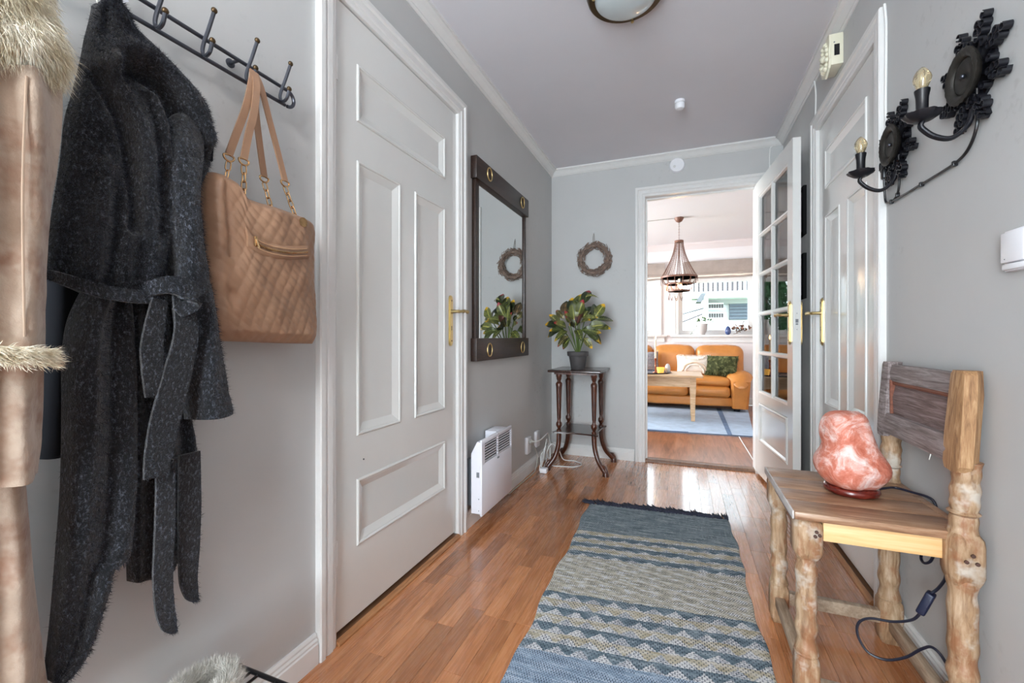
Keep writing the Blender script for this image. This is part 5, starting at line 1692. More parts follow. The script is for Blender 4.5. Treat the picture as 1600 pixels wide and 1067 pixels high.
# ------------------------------------------------------------------ wrought-iron sconces
sc_ring = MB()
cur = []
for k in range(15):           # open C-scroll seen end-on, axis along X
    a = -.5 + 5.6 * k / 14
    cur.append((math.cos(a) * .0085, math.sin(a) * .0085))
F_, B_ = [], []
for x in (-.0085, .0085):
    F_.append([(x, c * 1.08, s * 1.08) for c, s in cur]); B_.append([(x, c * .80, s * .80) for c, s in cur])
sc_ring.slab(F_, B_)
ME_SCROLL = mesh_only(sc_ring, 'scroll', M_IRON, angle=40)
def sconce(y, z, label, side):
    t = thing('wall_sconce', label, 'sconce', (XR, y, z), 'black iron candle sconces')
    # back star of arms
    m = MB()
    for k in range(8):
        a = 2 * PI * k / 8 + PI / 8
        d = Vector((0, math.cos(a), math.sin(a))); pr = Vector((0, -math.sin(a), math.cos(a)))
        Lr = .130
        pts = [d * .03 - pr * .004, d * Lr - pr * .003, d * Lr + pr * .003, d * .03 + pr * .004]
        vs = [Vector((XR - .002, y, z)) + p for p in pts] + [Vector((XR - .012, y, z)) + p for p in pts]
        m.add(vs, [(0, 1, 2, 3), (7, 6, 5, 4), (0, 4, 5, 1), (1, 5, 6, 2), (2, 6, 7, 3), (3, 7, 4, 0)])
    m.lathe([(.072, 0), (.072, -.006), (.0, -.006)], (XR, y, z), 'X', 24)
    star = m.build('back_plate', M_IRON, t, angle=40)
    for k in range(8):
        a = 2 * PI * k / 8 + PI / 8
        d = Vector((0, math.cos(a), math.sin(a))); pr = Vector((0, -math.sin(a), math.cos(a)))
        for (r, o) in ((.077, .0), (.0915, .0085), (.0915, -.0085), (.1075, .0105), (.1075, -.0105), (.1255, .006)):
            c = Vector((XR - .0125, y, z)) + d * r + pr * o
            inst(ME_SCROLL, 'scroll', t, c, rot=(a + (0 if o >= 0 else PI) + RND.uniform(-.3, .3), 0, 0))
        c = Vector((XR - .0125, y, z)) + (Vector((0, math.cos(a + PI / 8), math.sin(a + PI / 8))) * .073)
        inst(ME_SCROLL, 'scroll', t, c, rot=(a, 0, 0))
    # hammered dish
    m = MB()
    m.lathe([(.0, -.026), (.012, -.0265), (.030, -.031), (.040, -.030), (.043, -.026), (.046, -.034), (.058, -.040), (.066, -.036), (.064, -.030), (.05, -.018), (.0, -.010)], (XR, y, z), 'X', 48, wob=lambda a, i: 1 + (.03 * math.cos(a * 22) if 5 <= i <= 8 else .0))
    dish = m.build('dish', M_IRONMATT, t, angle=60)
    MB().ball((XR - .031, y, z), .006, 10).build('rivet', M_STEEL, dish)
    cx_, cz_ = .566, z - .094
    for off in (.0035, -.0035):
        m = MB(); m.tube(catmull([(XR - .010, y + off, z - .05), (XR - .012, y + off, z - .085), (XR - .022, y + off, z - .122), (XR - .052, y + off, z - .148), (XR - .086, y + off, z - .138), (cx_ - .002, y + off, z - .112), (cx_, y + off, cz_ - .004)], 6), .0052, 8)
        m.build('arm', M_IRON, t, angle=60)
    m = MB(); m.lathe([(.0, -.004), (.012, -.004), (.022, .0), (.034, .009), (.038, .016), (.036, .017), (.020, .006), (.0, .003)], (cx_, y, cz_), 'Z', 36, wob=lambda a, i: 1 + (.06 * math.cos(a * 9) if 3 <= i <= 5 else 0))
    m.build('drip_pan', M_IRON, t, angle=60)
    m = MB(); m.lathe([(.0135, .002), (.0135, .010), (.0122, .012), (.0125, .045), (.0130, .058), (.0158, .074), (.0158, .077), (.008, .077)], (cx_, y, cz_), 'Z', 24)
    m.build('candle_sleeve', M_BLACK, t, angle=40)
    m = MB()
    pf = [(.009, 0), (.0125, .008), (.0172, .022), (.018, .030), (.016, .040), (.011, .050), (.005, .057), (.0, .060)]
    m.lathe(pf, (cx_, y, cz_ + .076), 'Z', 28, wob=lambda a, i: 1 + .045 * math.cos(6 * a - i * 1.1))
    bl = m.build('bulb', M_BULB, t, angle=80)
    m = MB(); m.tube(catmull([(cx_ - .004, y, cz_ + .078), (cx_ - .003, y, cz_ + .105), (cx_, y + .003, cz_ + .118), (cx_ + .003, y, cz_ + .105), (cx_ + .004, y, cz_ + .078)], 5), .0007, 5)
    m.build('filament', M_BRASS, bl)
    return t
sconce(1.400, 1.642, 'black snowflake wall sconce nearest the light switch', 1)
sconce(1.805, 1.640, 'black snowflake wall sconce nearest the right door', 1)
t = thing('sconce_cable', 'black cable with plug linking both iron sconces', 'cable', (XR, 1.9, 1.49))
m = MB(); m.rbox(XR - .020, XR - .001, 1.886, 1.912, 1.556, 1.616, .006); m.build('plug', M_BLACK, t)
cpts = [(XR - .012, 1.899, 1.556), (XR - .008, 1.905, 1.505), (XR - .007, 1.898, 1.474), (XR - .006, 1.86, 1.464), (XR - .006, 1.78, 1.460), (XR - .006, 1.66, 1.458), (XR - .006, 1.54, 1.456), (XR - .006, 1.475, 1.458), (XR - .007, 1.43, 1.470), (XR - .009, 1.396, 1.500), (XR - .010, 1.384, 1.54), (XR - .012, 1.384, 1.60)]
MB().tube(catmull(cpts, 6), .0036, 8).build('lead', M_BLACK, t)
MB().tube(catmull([(XR - .006, 1.845, 1.464), (XR - .007, 1.812, 1.476), (XR - .009, 1.794, 1.51), (XR - .012, 1.790, 1.60)], 6), .0034, 8).build('lead', M_BLACK, t)
for y, z in ((1.86, 1.464), (1.66, 1.458), (1.49, 1.457), (1.815, 1.474)):
    MB().rbox(XR - .011, XR, y - .005, y + .005, z - .007, z + .007, .002).build('cable_clip', M_BLACK, t)

# ------------------------------------------------------------------ rustic chair with its back to the right wall
ch = thing('rustic_chair', 'old rustic pine chair with turned legs against the right wall', 'chair', (.465, 1.585, 0))
rcx = random.Random(5)
def turned(mb, x, y, z0, z1, r, bulge=.10, nwave=7, lean=(0, 0), n=14, ph=0):
    rows = []
    N = 44
    for i in range(N + 1):
        s = i / N
        z = z0 + (z1 - z0) * s
        rad = r * (1 + bulge * math.sin(s * nwave * PI + ph) + .05 * math.sin(s * 31 + ph))
        rows.append([(x + lean[0] * s + rad * math.cos(a) * (1 + .05 * nz(math.cos(a), math.sin(a), z * 9 + ph)), y + lean[1] * s + rad * math.sin(a) * (1 + .06 * nz(math.cos(a) + 3, math.sin(a), z * 11 + ph)), z) for a in [2 * PI * k / n for k in range(n + 1)]])
    mb.grid(rows)
    k0 = len(mb.v)
    mb.f.append(tuple(range(k0 - (n + 1), k0 - 1)))
def block(mb, x, y, z0, z1, w, taper=.72, cut=.18, lean=(0, 0)):
    """square block whose ends are rounded down into the turning"""
    h = z1 - z0
    rows = []
    for s, k in ((0, taper), (cut * .5, .9), (cut, 1), (1 - cut, 1), (1 - cut * .4, .94), (1, taper)):
        hw = w / 2 * k
        c = hw * .25
        rows.append([(x + lean[0] * s + px, y + lean[1] * s + py, z0 + h * s) for px, py in ((-hw + c, -hw), (hw - c, -hw), (hw, -hw + c), (hw, hw - c), (hw - c, hw), (-hw + c, hw), (-hw, hw - c), (-hw, -hw + c), (-hw + c, -hw))])
    mb.grid(rows)
    k0 = len(mb.v)
    mb.f.append(tuple(range(k0 - 9, k0 - 1)))
    mb.f.append(tuple(range(k0 - 54, k0 - 46)))
SZ = .527
FX, BXc, NY, FY = .318, .630, 1.405, 1.768
legs = {}
for x, y, tag_ in ((FX, NY, 'fn'), (FX, FY, 'ff')):
    m = MB()
    block(m, x, y, 0, .13, .056, .8, .14)
    m.lathe([(.0285, -.003), (.030, 0), (.0285, .004)], (x, y, .134), 'Z', 16)
    turned(m, x, y, .128, .408, .0255, .085, 8.2, ph=.4 if tag_ == 'fn' else 1.3)
    block(m, x, y, .395, SZ - .022, .066, .72, .2)
    legs[tag_] = m.build('leg', M_TURNED, ch, angle=50)
for x, y, tag_ in ((BXc, NY - .035, 'bn'), (BXc + .004, FY + .012, 'bf')):
    m = MB()
    block(m, x, y, 0, .14, .062, .8, .14)
    m.lathe([(.030, -.003), (.032, 0), (.030, .004)], (x, y, .142), 'Z', 16)
    turned(m, x, y, .13, .42, .0275, .07, 8.2, ph=2.1 if tag_ == 'bn' else .2)
    block(m, x, y, .405, .530, .064, .74, .22)
    m.lathe([(.0255, -.006), (.031, .0), (.0255, .005)], (x + .002, y, .577), 'Z', 16)
    turned(m, x, y, .52, .70, .0265, .05, 4, lean=(.008, 0), ph=1.1)
    legs[tag_] = m.build('leg', M_TURNED, ch, angle=50)
# upper posts: bevelled slabs carrying the back panel
def post(y0, y1, x0, mat, lab):
    m = MB()
    rows = []
    for z, ks, lx in ((.676, .72, 0), (.690, .96, .001), (.76, 1.0, .004), (.86, .9, .011), (.908, .82, .014), (.918, .6, .015)):
        yc, hw = (y0 + y1) / 2, (y1 - y0) / 2 * ks
        d = .040 * (.9 if z > .9 else 1)
        px = x0 + lx
        rows.append([(px - .006, yc - hw, z), (px - .010, yc - hw * .3, z), (px - .006, yc + hw, z), (px + d * .4, yc + hw, z), (px + d, yc + hw * .4, z), (px + d, yc - hw * .4, z), (px + d * .5, yc - hw, z), (px - .006, yc - hw, z)])
    m.grid(rows)
    k0 = len(m.v)
    m.f.append(tuple(range(k0 - 8, k0 - 1))); m.f.append(tuple(range(k0 - 48, k0 - 41)))
    return m.build('back_post', mat, ch, angle=25)
post(1.338, 1.408, .614, M_PINE, '')
post(1.752, 1.806, .616, M_PINEGREY, '')
def backbar(name, z0, z1, xo, th, mat, top_arch=0.0, bot=(0, 0)):
    m = MB(); A, B = [], []
    for i in range(9):
        s = i / 8
        y = 1.396 + (1.762 - 1.396) * s
        ztop = z1 + top_arch * math.sin(PI * s)
        zb = z0 + bot[0] * (1 - s) + bot[1] * s
        lean = lambda z: (z - .69) * .07
        A.append([(xo + lean(zb), y, zb), (xo + lean(zb) - .003, y, (zb + ztop) / 2), (xo + lean(ztop), y, ztop)])
        B.append([(xo + lean(zb) + th, y, zb), (xo + lean(zb) + th, y, (zb + ztop) / 2), (xo + lean(ztop) + th, y, ztop)])
    m.slab(A, B)
    return m.build(name, mat, ch, angle=40)
backbar('back_rail', .857, .908, .618, .024, M_PINEGREY, .002)
backbar('back_rail', .690, .752, .612, .026, M_PINEGREY, 0, (0, .0))
backbar('back_panel', .745, .862, .631, .010, wood('weathered_brown_panel', srgb(78, 58, 52), srgb(118, 98, 94), srgb(156, 140, 138), (18, 1.2, 22), 6, .65, bump=.9))
backbar('panel_bead', .846, .858, .622, .010, wood('reddish_bead', srgb(92, 52, 38), srgb(120, 70, 52), srgb(140, 90, 68), (12, 1, 12), 6, .6))
m = MB(); m.box(.626, .640, 1.748, 1.760, .750, .860); m.build('panel_bead', MATS['reddish_bead'], ch, smooth=False)
m = MB(); m.tube(catmull([(.612, 1.47, .690), (.610, 1.468, .684), (.609, 1.471, .674)], 4), .0012, 5); m.build('splinter', M_TAPE, ch)
# seat: boards side by side, rounded front
yb = [1.366, 1.47, 1.575, 1.69, 1.802]
for k in range(4):
    m = MB(); m.rbox(.283, .640, yb[k] + .0004, yb[k + 1] - .0004, SZ - .021, SZ, .0035, 2)
    m.build('seat_board', M_PINESEAT, ch)
m = MB(); m.rbox(.640, .662, 1.372, 1.80, SZ - .021, SZ - .001, .003); m.build('seat_board', M_PINESEAT, ch)
m = MB(); m.rbox(.352, .604, 1.383, 1.403, .452, SZ - .022, .002); m.build('apron', M_PINELITE, ch)
m = MB(); m.rbox(.352, .604, 1.775, 1.792, .452, SZ - .022, .002); m.build('apron', M_PINE, ch)
m = MB(); m.rbox(.300, .318, 1.44, 1.735, .462, SZ - .022, .002); m.build('apron', M_PINEGREY, ch)
m = MB(); m.rbox(.2785, .2835, 1.372, 1.798, SZ - .022, SZ + .0008, .002); m.build('seat_edge', plain('worn_pale_edge', srgb(196, 190, 186), .4, var=.2, vscale=30), ch)
# stretchers
M_PINESTR = wood('dry_pale_pine', srgb(120, 98, 78), srgb(160, 138, 116), srgb(188, 168, 146), (12, 1.2, 12), 7, .6, bump=.4)
m = MB(); m.rbox(.302, .332, 1.43, 1.745, .058, .092, .004); m.build('stretcher', M_PINESTR, ch)
m = MB(); m.rbox(.342, .606, FY - .012, FY + .014, .062, .104, .004); m.build('stretcher', M_PINESTR, ch)
m = MB(); m.rbox(.342, .606, NY - .024, NY + .002, .030, .070, .004); m.build('stretcher', M_PINESTR, ch)
m = MB(); m.rbox(.622, .646, 1.40, 1.752, .045, .085, .004); m.build('stretcher', M_PINESTR, ch)
# pegs in the joints
for p in ((.334, 1.3715, .478), (.341, 1.3715, .470), (.331, 1.3715, .466), (.634, 1.3375, .486), (.622, 1.3375, .470), (.642, 1.3375, .468)):
    MB().lathe([(.0045, 0), (.0045, -.003), (.0, -.0035)], p, 'Y', 10).build('peg', plain('dark_peg', srgb(74, 48, 38), .7) if 'dark_peg' not in MATS else MATS['dark_peg'], ch)

# ------------------------------------------------------------------ salt lamp and its cord
sl = thing('salt_lamp', 'pink rock salt lamp on a dark wood base on the chair', 'salt lamp', (.478, 1.60, SZ))
lx, ly_ = .478, 1.602
m = MB(); m.lathe([(.0, 0), (.062, 0), (.068, .004), (.071, .011), (.069, .018), (.064, .022), (.0, .022)], (lx, ly_, SZ), 'Z', 36); m.build('lamp_base', M_SALTBASE, sl, angle=50)
# rock: stacked irregular sections, right vector of the section ~ (+.93, +.37)
rv = Vector((.930, .3665, 0)); fv = Vector((-.3665, .930, 0))
secs = [(.018, -.060, .062), (.03, -.078, .078), (.055, -.100, .098), (.08, -.106, .102), (.105, -.098, .094), (.125, -.086, .080), (.145, -.080, .068), (.165, -.088, .060), (.19, -.094, .052), (.215, -.088, .044), (.235, -.076, .036), (.247, -.05, .024)]
rows = []
NA = 28
for (h, a, b) in secs:
    c, hw = (a + b) / 2, (b - a) / 2
    row = []
    for k in range(NA + 1):
        th = 2 * PI * (k % NA) / NA
        u_, v_ = math.cos(th), math.sin(th)
        sq = (abs(u_) ** 3 + abs(v_) ** 3) ** (-1 / 3)
        n_ = 1 + .12 * nz(u_ * 1.6, v_ * 1.6, h * 18) + .07 * nz(u_ * 4, v_ * 4, h * 40)
        p = Vector((lx, ly_, SZ + h)) + rv * (c + hw * u_ * sq * .93 * n_) * .91 + fv * (hw * .82 * v_ * sq * n_)
        row.append(p)
    rows.append(row)
m = MB(); m.grid(rows)
m.f.append(tuple(range(NA))); k0 = len(m.v); m.f.append(tuple(range(k0 - NA - 1, k0 - 1)))
rock = m.build('salt_rock', M_SALT, sl, angle=70, sub=1)
cd = sl
c1 = [(.540, 1.625, SZ + .006), (.575, 1.64, SZ + .012), (.605, 1.655, SZ + .012), (.635, 1.625, SZ + .012), (.6665, 1.59, SZ + .006), (.669, 1.575, .49), (.660, 1.577, .43), (.630, 1.562, .384), (.625, 1.54, .371), (.632, 1.52, .385), (.636, 1.50, .425), (.640, 1.485, .43), (.645, 1.472, .40), (.644, 1.475, .365), (.634, 1.485, .331), (.622, 1.490, .312)]
MB().tube(catmull(c1, 6), .0036, 8).build('cord', M_CABLE, cd)
sw = MB()
sp0, sp1 = Vector((.622, 1.490, .312)), Vector((.603, 1.500, .250))
z_ = (sp1 - sp0).normalized(); x_ = Vector((.55, .83, 0)); y_ = z_.cross(x_).normalized(); x_ = y_.cross(z_)
sw.rbox(-.014, .014, -.010, .010, -.034, .034, .005, 3)
sw.v = [tuple((sp0 + sp1) / 2 + x_ * a + y_ * b + z_ * c) for a, b, c in sw.v]
sw.build('inline_switch', plain('dark_blue_switch', srgb(28, 34, 58), .4), cd)
c2 = [(.603, 1.5, .25), (.589, 1.51, .221), (.554, 1.53, .195), (.512, 1.55, .182), (.489, 1.56, .163), (.48, 1.56, .138), (.485, 1.555, .109), (.504, 1.545, .083), (.539, 1.53, .083), (.575, 1.51, .114), (.601, 1.49, .157), (.617, 1.47, .178), (.635, 1.45, .155), (.654, 1.435, .08), (.655, 1.43, .008)]
MB().tube(catmull(c2, 6), .0036, 8).build('cord', M_CABLE, cd)

# ------------------------------------------------------------------ rag rug
rugc = Vector((-.130, 1.59, 0))
rg = thing('rag_rug', 'woven blue and beige rag rug with navy fringe in the hallway', 'rug', (-.13, 1.59, 0))
NR, NC = 500, 130
ry0, ry1 = .55, 2.585
def rug_pt(u, v):
    """u 0..1 across, v 0..1 towards the living room"""
    xl = -.478 + (-.515 + .478) * v + .006 * math.sin(v * 19) + .004 * math.sin(v * 47)
    xr = .262 + (.238 - .262) * v + .006 * math.sin(v * 16 + 1) + .004 * math.sin(v * 53)
    xx = xl + (xr - xl) * u
    yy = ry0 + (ry1 + .045 * (u - .35) - ry0) * v
    return xx, yy
A, B = [], []
for j in range(NR):
    v = j / (NR - 1)
    ra, rb = [], []
    for i in range(NC):
        u = i / (NC - 1)
        x, y = rug_pt(u, v)
        row = math.floor(j / 2)
        h = .0058 + .0017 * (1 if j % 2 else -1) * (1 if (i // 2 + row) % 2 else .35) + .0010 * nz(x, y, 0, 14)
        e_ = min(u, 1 - u)
        if e_ < .012:
            h = .0025
        ra.append((x, y, h)); rb.append((x, y, .0004))
    A.append(ra); B.append(rb)
m = MB(); m.slab(A, B)
m.build('rug_weave', M_RUG, rg, angle=180)
tm = MB()
for (ox, oy, ez) in ((-.0035, 0, .004), (.003, .002, .0065), (0, -.001, .003)):
    tm.tube(catmull([(ox, 0, .004), (ox * 2, .018, ez + .002), (ox * 3.0, .038, .0035), (ox * 3.6 + .004, .058 + oy * 4, .003)], 4), [.0036, .004, .004, .0042, .0042, .004, .0038, .0036, .0033, .003, .0026, .002, .0012], 6)
ME_TAS = mesh_only(tm, 'tassel', M_FRINGE, angle=80)
rt = random.Random(2)
for k in range(36):
    u = (k + .5 + rt.uniform(-.2, .2)) / 36
    x, y = rug_pt(u, 1.0)
    inst(ME_TAS, 'tassel', rg, (x, y - .003, 0), rot=(0, 0, rt.uniform(.1, 1.15)), scale=(1.15, rt.uniform(1.15, 1.75), 1.6))
# ------------------------------------------------------------------ living room: sofa
so = thing('leather_sofa', 'orange leather sofa under the living room windows', 'sofa', (-.35, 6.7, 0))
def puff(mb, x0, x1, y0, y1, z0, z1, r, sag=0.0, bulge=.0, n=12):
    """soft cushion: superellipsoid-like rounded box"""
    c = Vector(((x0 + x1) / 2, (y0 + y1) / 2, (z0 + z1) / 2))
    h = Vector(((x1 - x0) / 2, (y1 - y0) / 2, (z1 - z0) / 2))
    bm = bmesh.new()
    bmesh.ops.create_cube(bm, size=2.0)
    bmesh.ops.subdivide_edges(bm, edges=bm.edges[:], cuts=n, use_grid_fill=True)
    for v in bm.verts:
        p = v.co.copy()
        q = Vector([max(-h[i] + r, min(h[i] - r, p[i] * h[i])) for i in range(3)])
        d = Vector([p[i] * h[i] for i in range(3)]) - q
        if d.length > 1e-9:
            q = q + d.normalized() * r
        k = (1 - p.x ** 2) * (1 - p.z ** 2)
        kz = (1 - p.x ** 2) * (1 - p.y ** 2)
        q.y += -bulge * k * (1 if p.y < 0 else -.3)
        q.z += (bulge * kz) * (1 if p.z > 0 else 0) - sag * kz
        q += Vector((nz(q.x, q.y, q.z, 7), nz(q.y, q.z, q.x, 7), nz(q.z, q.x, q.y, 7))) * .006
        v.co = q + c
    bm.verts.index_update()
    mb.add([v.co[:] for v in bm.verts], [[v.index for v in f.verts] for f in bm.faces])
    bm.free()
    return mb
m = MB(); puff(m, -1.42, .62, 6.36, 7.0, .065, .20, .035); m.build('base', M_SOFA, so, angle=80)
for x0, x1 in ((-1.30, -.55), (-.545, .08), (.085, .60)):
    m = MB(); puff(m, x0, x1, 6.325, 6.9, .19, .345, .06, bulge=.014); m.build('seat_cushion', M_SOFA, so, angle=80)
    m = MB(); puff(m, x0, x1, 6.34, 6.86, .335, .452, .05, bulge=.02); m.build('seat_cushion', M_SOFA, so, angle=80)
for x0, x1 in ((-1.28, -.405), (-.40, .175), (.18, .80)):
    m = MB(); puff(m, x0, x1, 6.74, 7.02, .40, .865, .09, bulge=.025); m.build('back_cushion', M_SOFA, so, angle=80)
for x0, x1 in ((.605, .815), (-1.56, -1.35)):
    m = MB(); rows = []
    for z, w_, y0 in ((.05, .90, 6.36), (.16, .97, 6.34), (.30, 1.05, 6.32), (.41, 1.12, 6.31), (.43, 1.1, 6.33)):
        c_ = (x0 + x1) / 2; hw = (x1 - x0) / 2 * w_
        rows.append([(c_ - hw, y0 + .03, z), (c_ - hw + .03, y0, z), (c_ + hw - .03, y0, z), (c_ + hw, y0 + .03, z), (c_ + hw, 6.99, z), (c_ - hw, 6.99, z), (c_ - hw, y0 + .03, z)])
    m.grid(rows); m.f.append(tuple(range(6))); m.build('arm', M_SOFA, so, angle=40)
    m = MB(); rows = []
    for i in range(14):
        s = i / 13
        y = 6.27 + .70 * s
        ztop = .515 + .03 * math.sin(PI * min(1, s * 1.3)) - .10 * max(0, .25 - s) / .25
        row = []
        for k in range(17):
            a = 2 * PI * k / 16
            e_ = min(1, .35 + 3.2 * min(s, 1 - s))
            row.append(((x0 + x1) / 2 + (.155 * e_) * math.cos(a), y, ztop - .07 + .075 * e_ * math.sin(a) * (1 if math.sin(a) > 0 else .8) + .010 * nz(s * 6, math.cos(a) * 2, 0)))
        rows.append(row)
    m.grid(rows); k0 = len(m.v); m.f.append(tuple(range(16))); m.f.append(tuple(range(k0 - 17, k0 - 1)))
    m.build('arm_pad', M_SOFA, so, angle=80)
    for y in (6.45, 6.92):
        MB().lathe([(.035, .0065), (.042, .02), (.042, .07)], ((x0 + x1) / 2 - .03, y, 0), 'Z', 18).build('foot', M_BLACK, so)

def pillow(name, label, c, w_, h_, th, mat, tilt, rz, group='cushions on the sofa'):
    t = thing(name, label, 'cushion', c, group)
    N = 22
    R_ = Matrix.Rotation(rz, 3, 'Z') @ Matrix.Rotation(tilt, 3, 'X')
    F, B = [], []
    for j in range(N):
        v = j / (N - 1) * 2 - 1
        rf, rb = [], []
        for i in range(N):
            u = i / (N - 1) * 2 - 1
            k = max(0, (1 - u * u) * (1 - v * v)) ** .42
            pin = 1 - .06 * (1 - abs(u * v))
            px, pz = u * w_ / 2 * (1 - .05 * (1 - v * v)), v * h_ / 2 * (1 - .07 * (1 - u * u))
            rf.append(Vector(c) + R_ @ Vector((px, -th / 2 * k - .003 + .006 * nz(u * 3, v * 3, 1), pz)) + Vector((0, 0, h_ / 2)))
            rb.append(Vector(c) + R_ @ Vector((px, th / 2 * k + .003, pz)) + Vector((0, 0, h_ / 2)))
        F.append(rf); B.append(rb)
    m = MB(); m.slab(F, B)
    o = m.build('cover', mat, t, angle=80)
    return t, o, F, R_
t, o, F, R_ = pillow('throw_pillow', 'cream cushion with raised fringe pattern on the orange sofa', (.155, 6.60, .470), .46, .27, .14, M_CUSH, -.38, .06)
def on_pillow(F, u, v):
    N = len(F)
    return Vector(F[max(0, min(N - 1, round((v + 1) / 2 * (N - 1))))][max(0, min(N - 1, round((u + 1) / 2 * (N - 1))))])
for rr_, cv in ((.72, -1.0), (.52, -1.0)):
    m = MB(); m.tube([on_pillow(F, rr_ * math.cos(a), cv + rr_ * 1.5 * math.sin(a)) + Vector((0, -.006, .004)) for a in [PI * k / 16 for k in range(17)]], .011, 8)
    m.build('yarn_arch', M_CUSHB if rr_ > .6 else M_CUSH, t)
m = MB()
for k in range(26):
    p = on_pillow(F, -.95 + 1.9 * k / 25, .97)
    m.tube([p, p + Vector((.004, -.012, .014)), p + Vector((-.006, -.02, .002))], [.007, .007, .003], 6)
for k in range(24):
    a = PI + PI * k / 23
    p = on_pillow(F, .62 * math.cos(a), 1 + .95 * math.sin(a) * .6)
    m.tube([p + Vector((0, -.002, .004)), p + Vector((.004, -.014, -.004))], [.007, .004], 6)
m.build('fringe', M_CUSH, t, props={'kind': 'stuff'})
t, o, F, R_ = pillow('throw_pillow', 'shaggy olive green cushion against the sofa arm', (.50, 6.54, .462), .40, .29, .16, M_FURGREEN, -.45, -.25)
fibres('shag', M_FURGREEN, o, [F], 4200, .065, .0045, 41, (0, -.2, -1), .7, .45, 2, .6)
t, o, F, R_ = pillow('throw_pillow', 'grey patterned cushion at the left of the sofa', (-.52, 6.60, .47), .42, .32, .14, M_CUSHG, -.3, .25)

# ------------------------------------------------------------------ living room: coffee table and things on it
ct = thing('coffee_table', 'pale pine coffee table in front of the orange sofa', 'table', (-.45, 5.7, 0))
CZ = .552
for k in range(4):
    y0 = 5.37 + .1625 * k
    MB().rbox(-1.15, .222, y0 + .0006, y0 + .1625 - .0006, CZ - .024, CZ, .004).build('top_board', M_PINETABLE, ct)
for nm, a in (('apron', (-1.05, .125, 5.475, 5.497)), ('apron', (-1.05, .125, 5.903, 5.925))):
    MB().box(a[0], a[1], a[2], a[3], CZ - .145, CZ - .025).build(nm, M_PINETABLE, ct, smooth=False)
for x in (.118, -1.07):
    MB().box(x - .012, x + .012, 5.497, 5.903, CZ - .145, CZ - .025).build('apron', M_PINETABLE, ct, smooth=False)
    for y in (5.50, 5.90):
        m = MB(); m.grid([[(x - hw, y - hw, z), (x + hw, y - hw, z), (x + hw, y + hw, z), (x - hw, y + hw, z), (x - hw, y - hw, z)] for z, hw in ((0.009, .021), (.25, .026), (CZ - .14, .033), (CZ - .025, .033))])
        m.f.append((0, 1, 2, 3)); m.build('leg', M_PINETABLE, ct, angle=30)
tr = thing('round_tray', 'flat black round tray on the coffee table', 'tray', (-.42, 5.62, CZ))
m = MB(); m.lathe([(.0, .001), (.275, .001), (.285, .014), (.279, .016), (.270, .006), (.0, .006)], (-.405, 5.66, CZ), 'Z', 48); m.build('tray', plain('blue_black_lacquer', srgb(26, 32, 52), .25), tr, angle=40)
tz = CZ + .007
t = thing('candlestick', 'lit tall cream candle in a copper candlestick', 'candle', (-.305, 5.60, tz))
m = MB(); m.lathe([(.034, 0), (.034, .006), (.010, .014), (.007, .06), (.012, .075), (.008, .085), (.008, .14), (.014, .155), (.014, .175), (.010, .175)], (-.305, 5.60, tz), 'Z', 20); m.build('holder', plain('copper', srgb(150, 84, 58), .3, metal=1), t)
m = MB(); m.lathe([(.0115, .165), (.010, .40), (.006, .408), (.0, .408)], (-.305, 5.60, tz), 'Z', 16); m.build('candle', M_WAX, t)
m = MB(); m.lathe([(.0, .408), (.005, .416), (.0068, .428), (.004, .446), (.0, .462)], (-.305, 5.60, tz), 'Z', 12); m.build('flame', M_FLAME, t)
t = thing('tealight_holder', 'glowing amber tealight glass on the black tray', 'candle', (-.245, 5.56, tz))
m = MB(); m.lathe([(.0, 0), (.036, 0), (.046, .05), (.047, .068), (.043, .068), (.040, .03), (.0, .022)], (-.245, 5.56, tz), 'Z', 24); m.build('glass', M_AMBER, t)
MB().lathe([(.0, .022), (.022, .022), (.022, .036), (.0, .038)], (-.245, 5.56, tz), 'Z', 16).build('wax', M_WAX, t)
t = thing('egg_ornament', 'white ribbed egg ornament beside the amber tealight', 'ornament', (-.165, 5.60, tz))
m = MB(); m.lathe([(.034 * math.sin(PI * k / 14) * (1 - .18 * (k / 14)), .112 * (1 - math.cos(PI * k / 14)) / 2) for k in range(15)], (-.165, 5.60, tz), 'Z', 24, wob=lambda a, i: 1 + .05 * math.cos(10 * a)); m.build('egg', M_CERAM, t)

# ------------------------------------------------------------------ living room rug
lr = thing('living_rug', 'pale blue woven rug with dark stripe under the sofa', 'rug', (-.4, 5.6, 0))
def lrx(s): return Vector((-1.9 + 2.68 * s, 4.655 + .235 * s, 0))
m = MB(); m.prism([(-1.9, 4.66), (.668, 4.888), (.83, 6.62), (-1.9, 6.62)], lambda a, b, h: (a, b, h), -.003, .006); m.build('rug_field', M_LRUG, lr, smooth=False)
m = MB(); m.prism([(.430, 4.873), (.472, 4.878), (.50, 6.615), (.44, 6.615)], lambda a, b, h: (a, b, h), .0055, .0075); m.build('stripe', M_LRUGD, lr, smooth=False)
m = MB(); m.prism([(-1.9, 4.672), (.06, 4.845), (.06, 4.885), (-1.9, 4.76)], lambda a, b, h: (a, b, h), .0055, .0075); m.build('stripe', M_LRUGD, lr, smooth=False)
m = MB(); m.prism([(-1.9, 4.655), (.668, 4.883), (.668, 4.894), (-1.9, 4.667)], lambda a, b, h: (a, b, h), .004, .0085); m.build('edge_binding', plain('rug_binding', srgb(60, 74, 98), .9), lr, smooth=False)
cable('floor_cable', 'thin pale cable strip on the living room floor', [(.537, 3.80, -.001), (.536, 4.2, -.001), (.532, 4.6, -.001), (.530, 4.86, -.001)], .004, M_WCABLE)

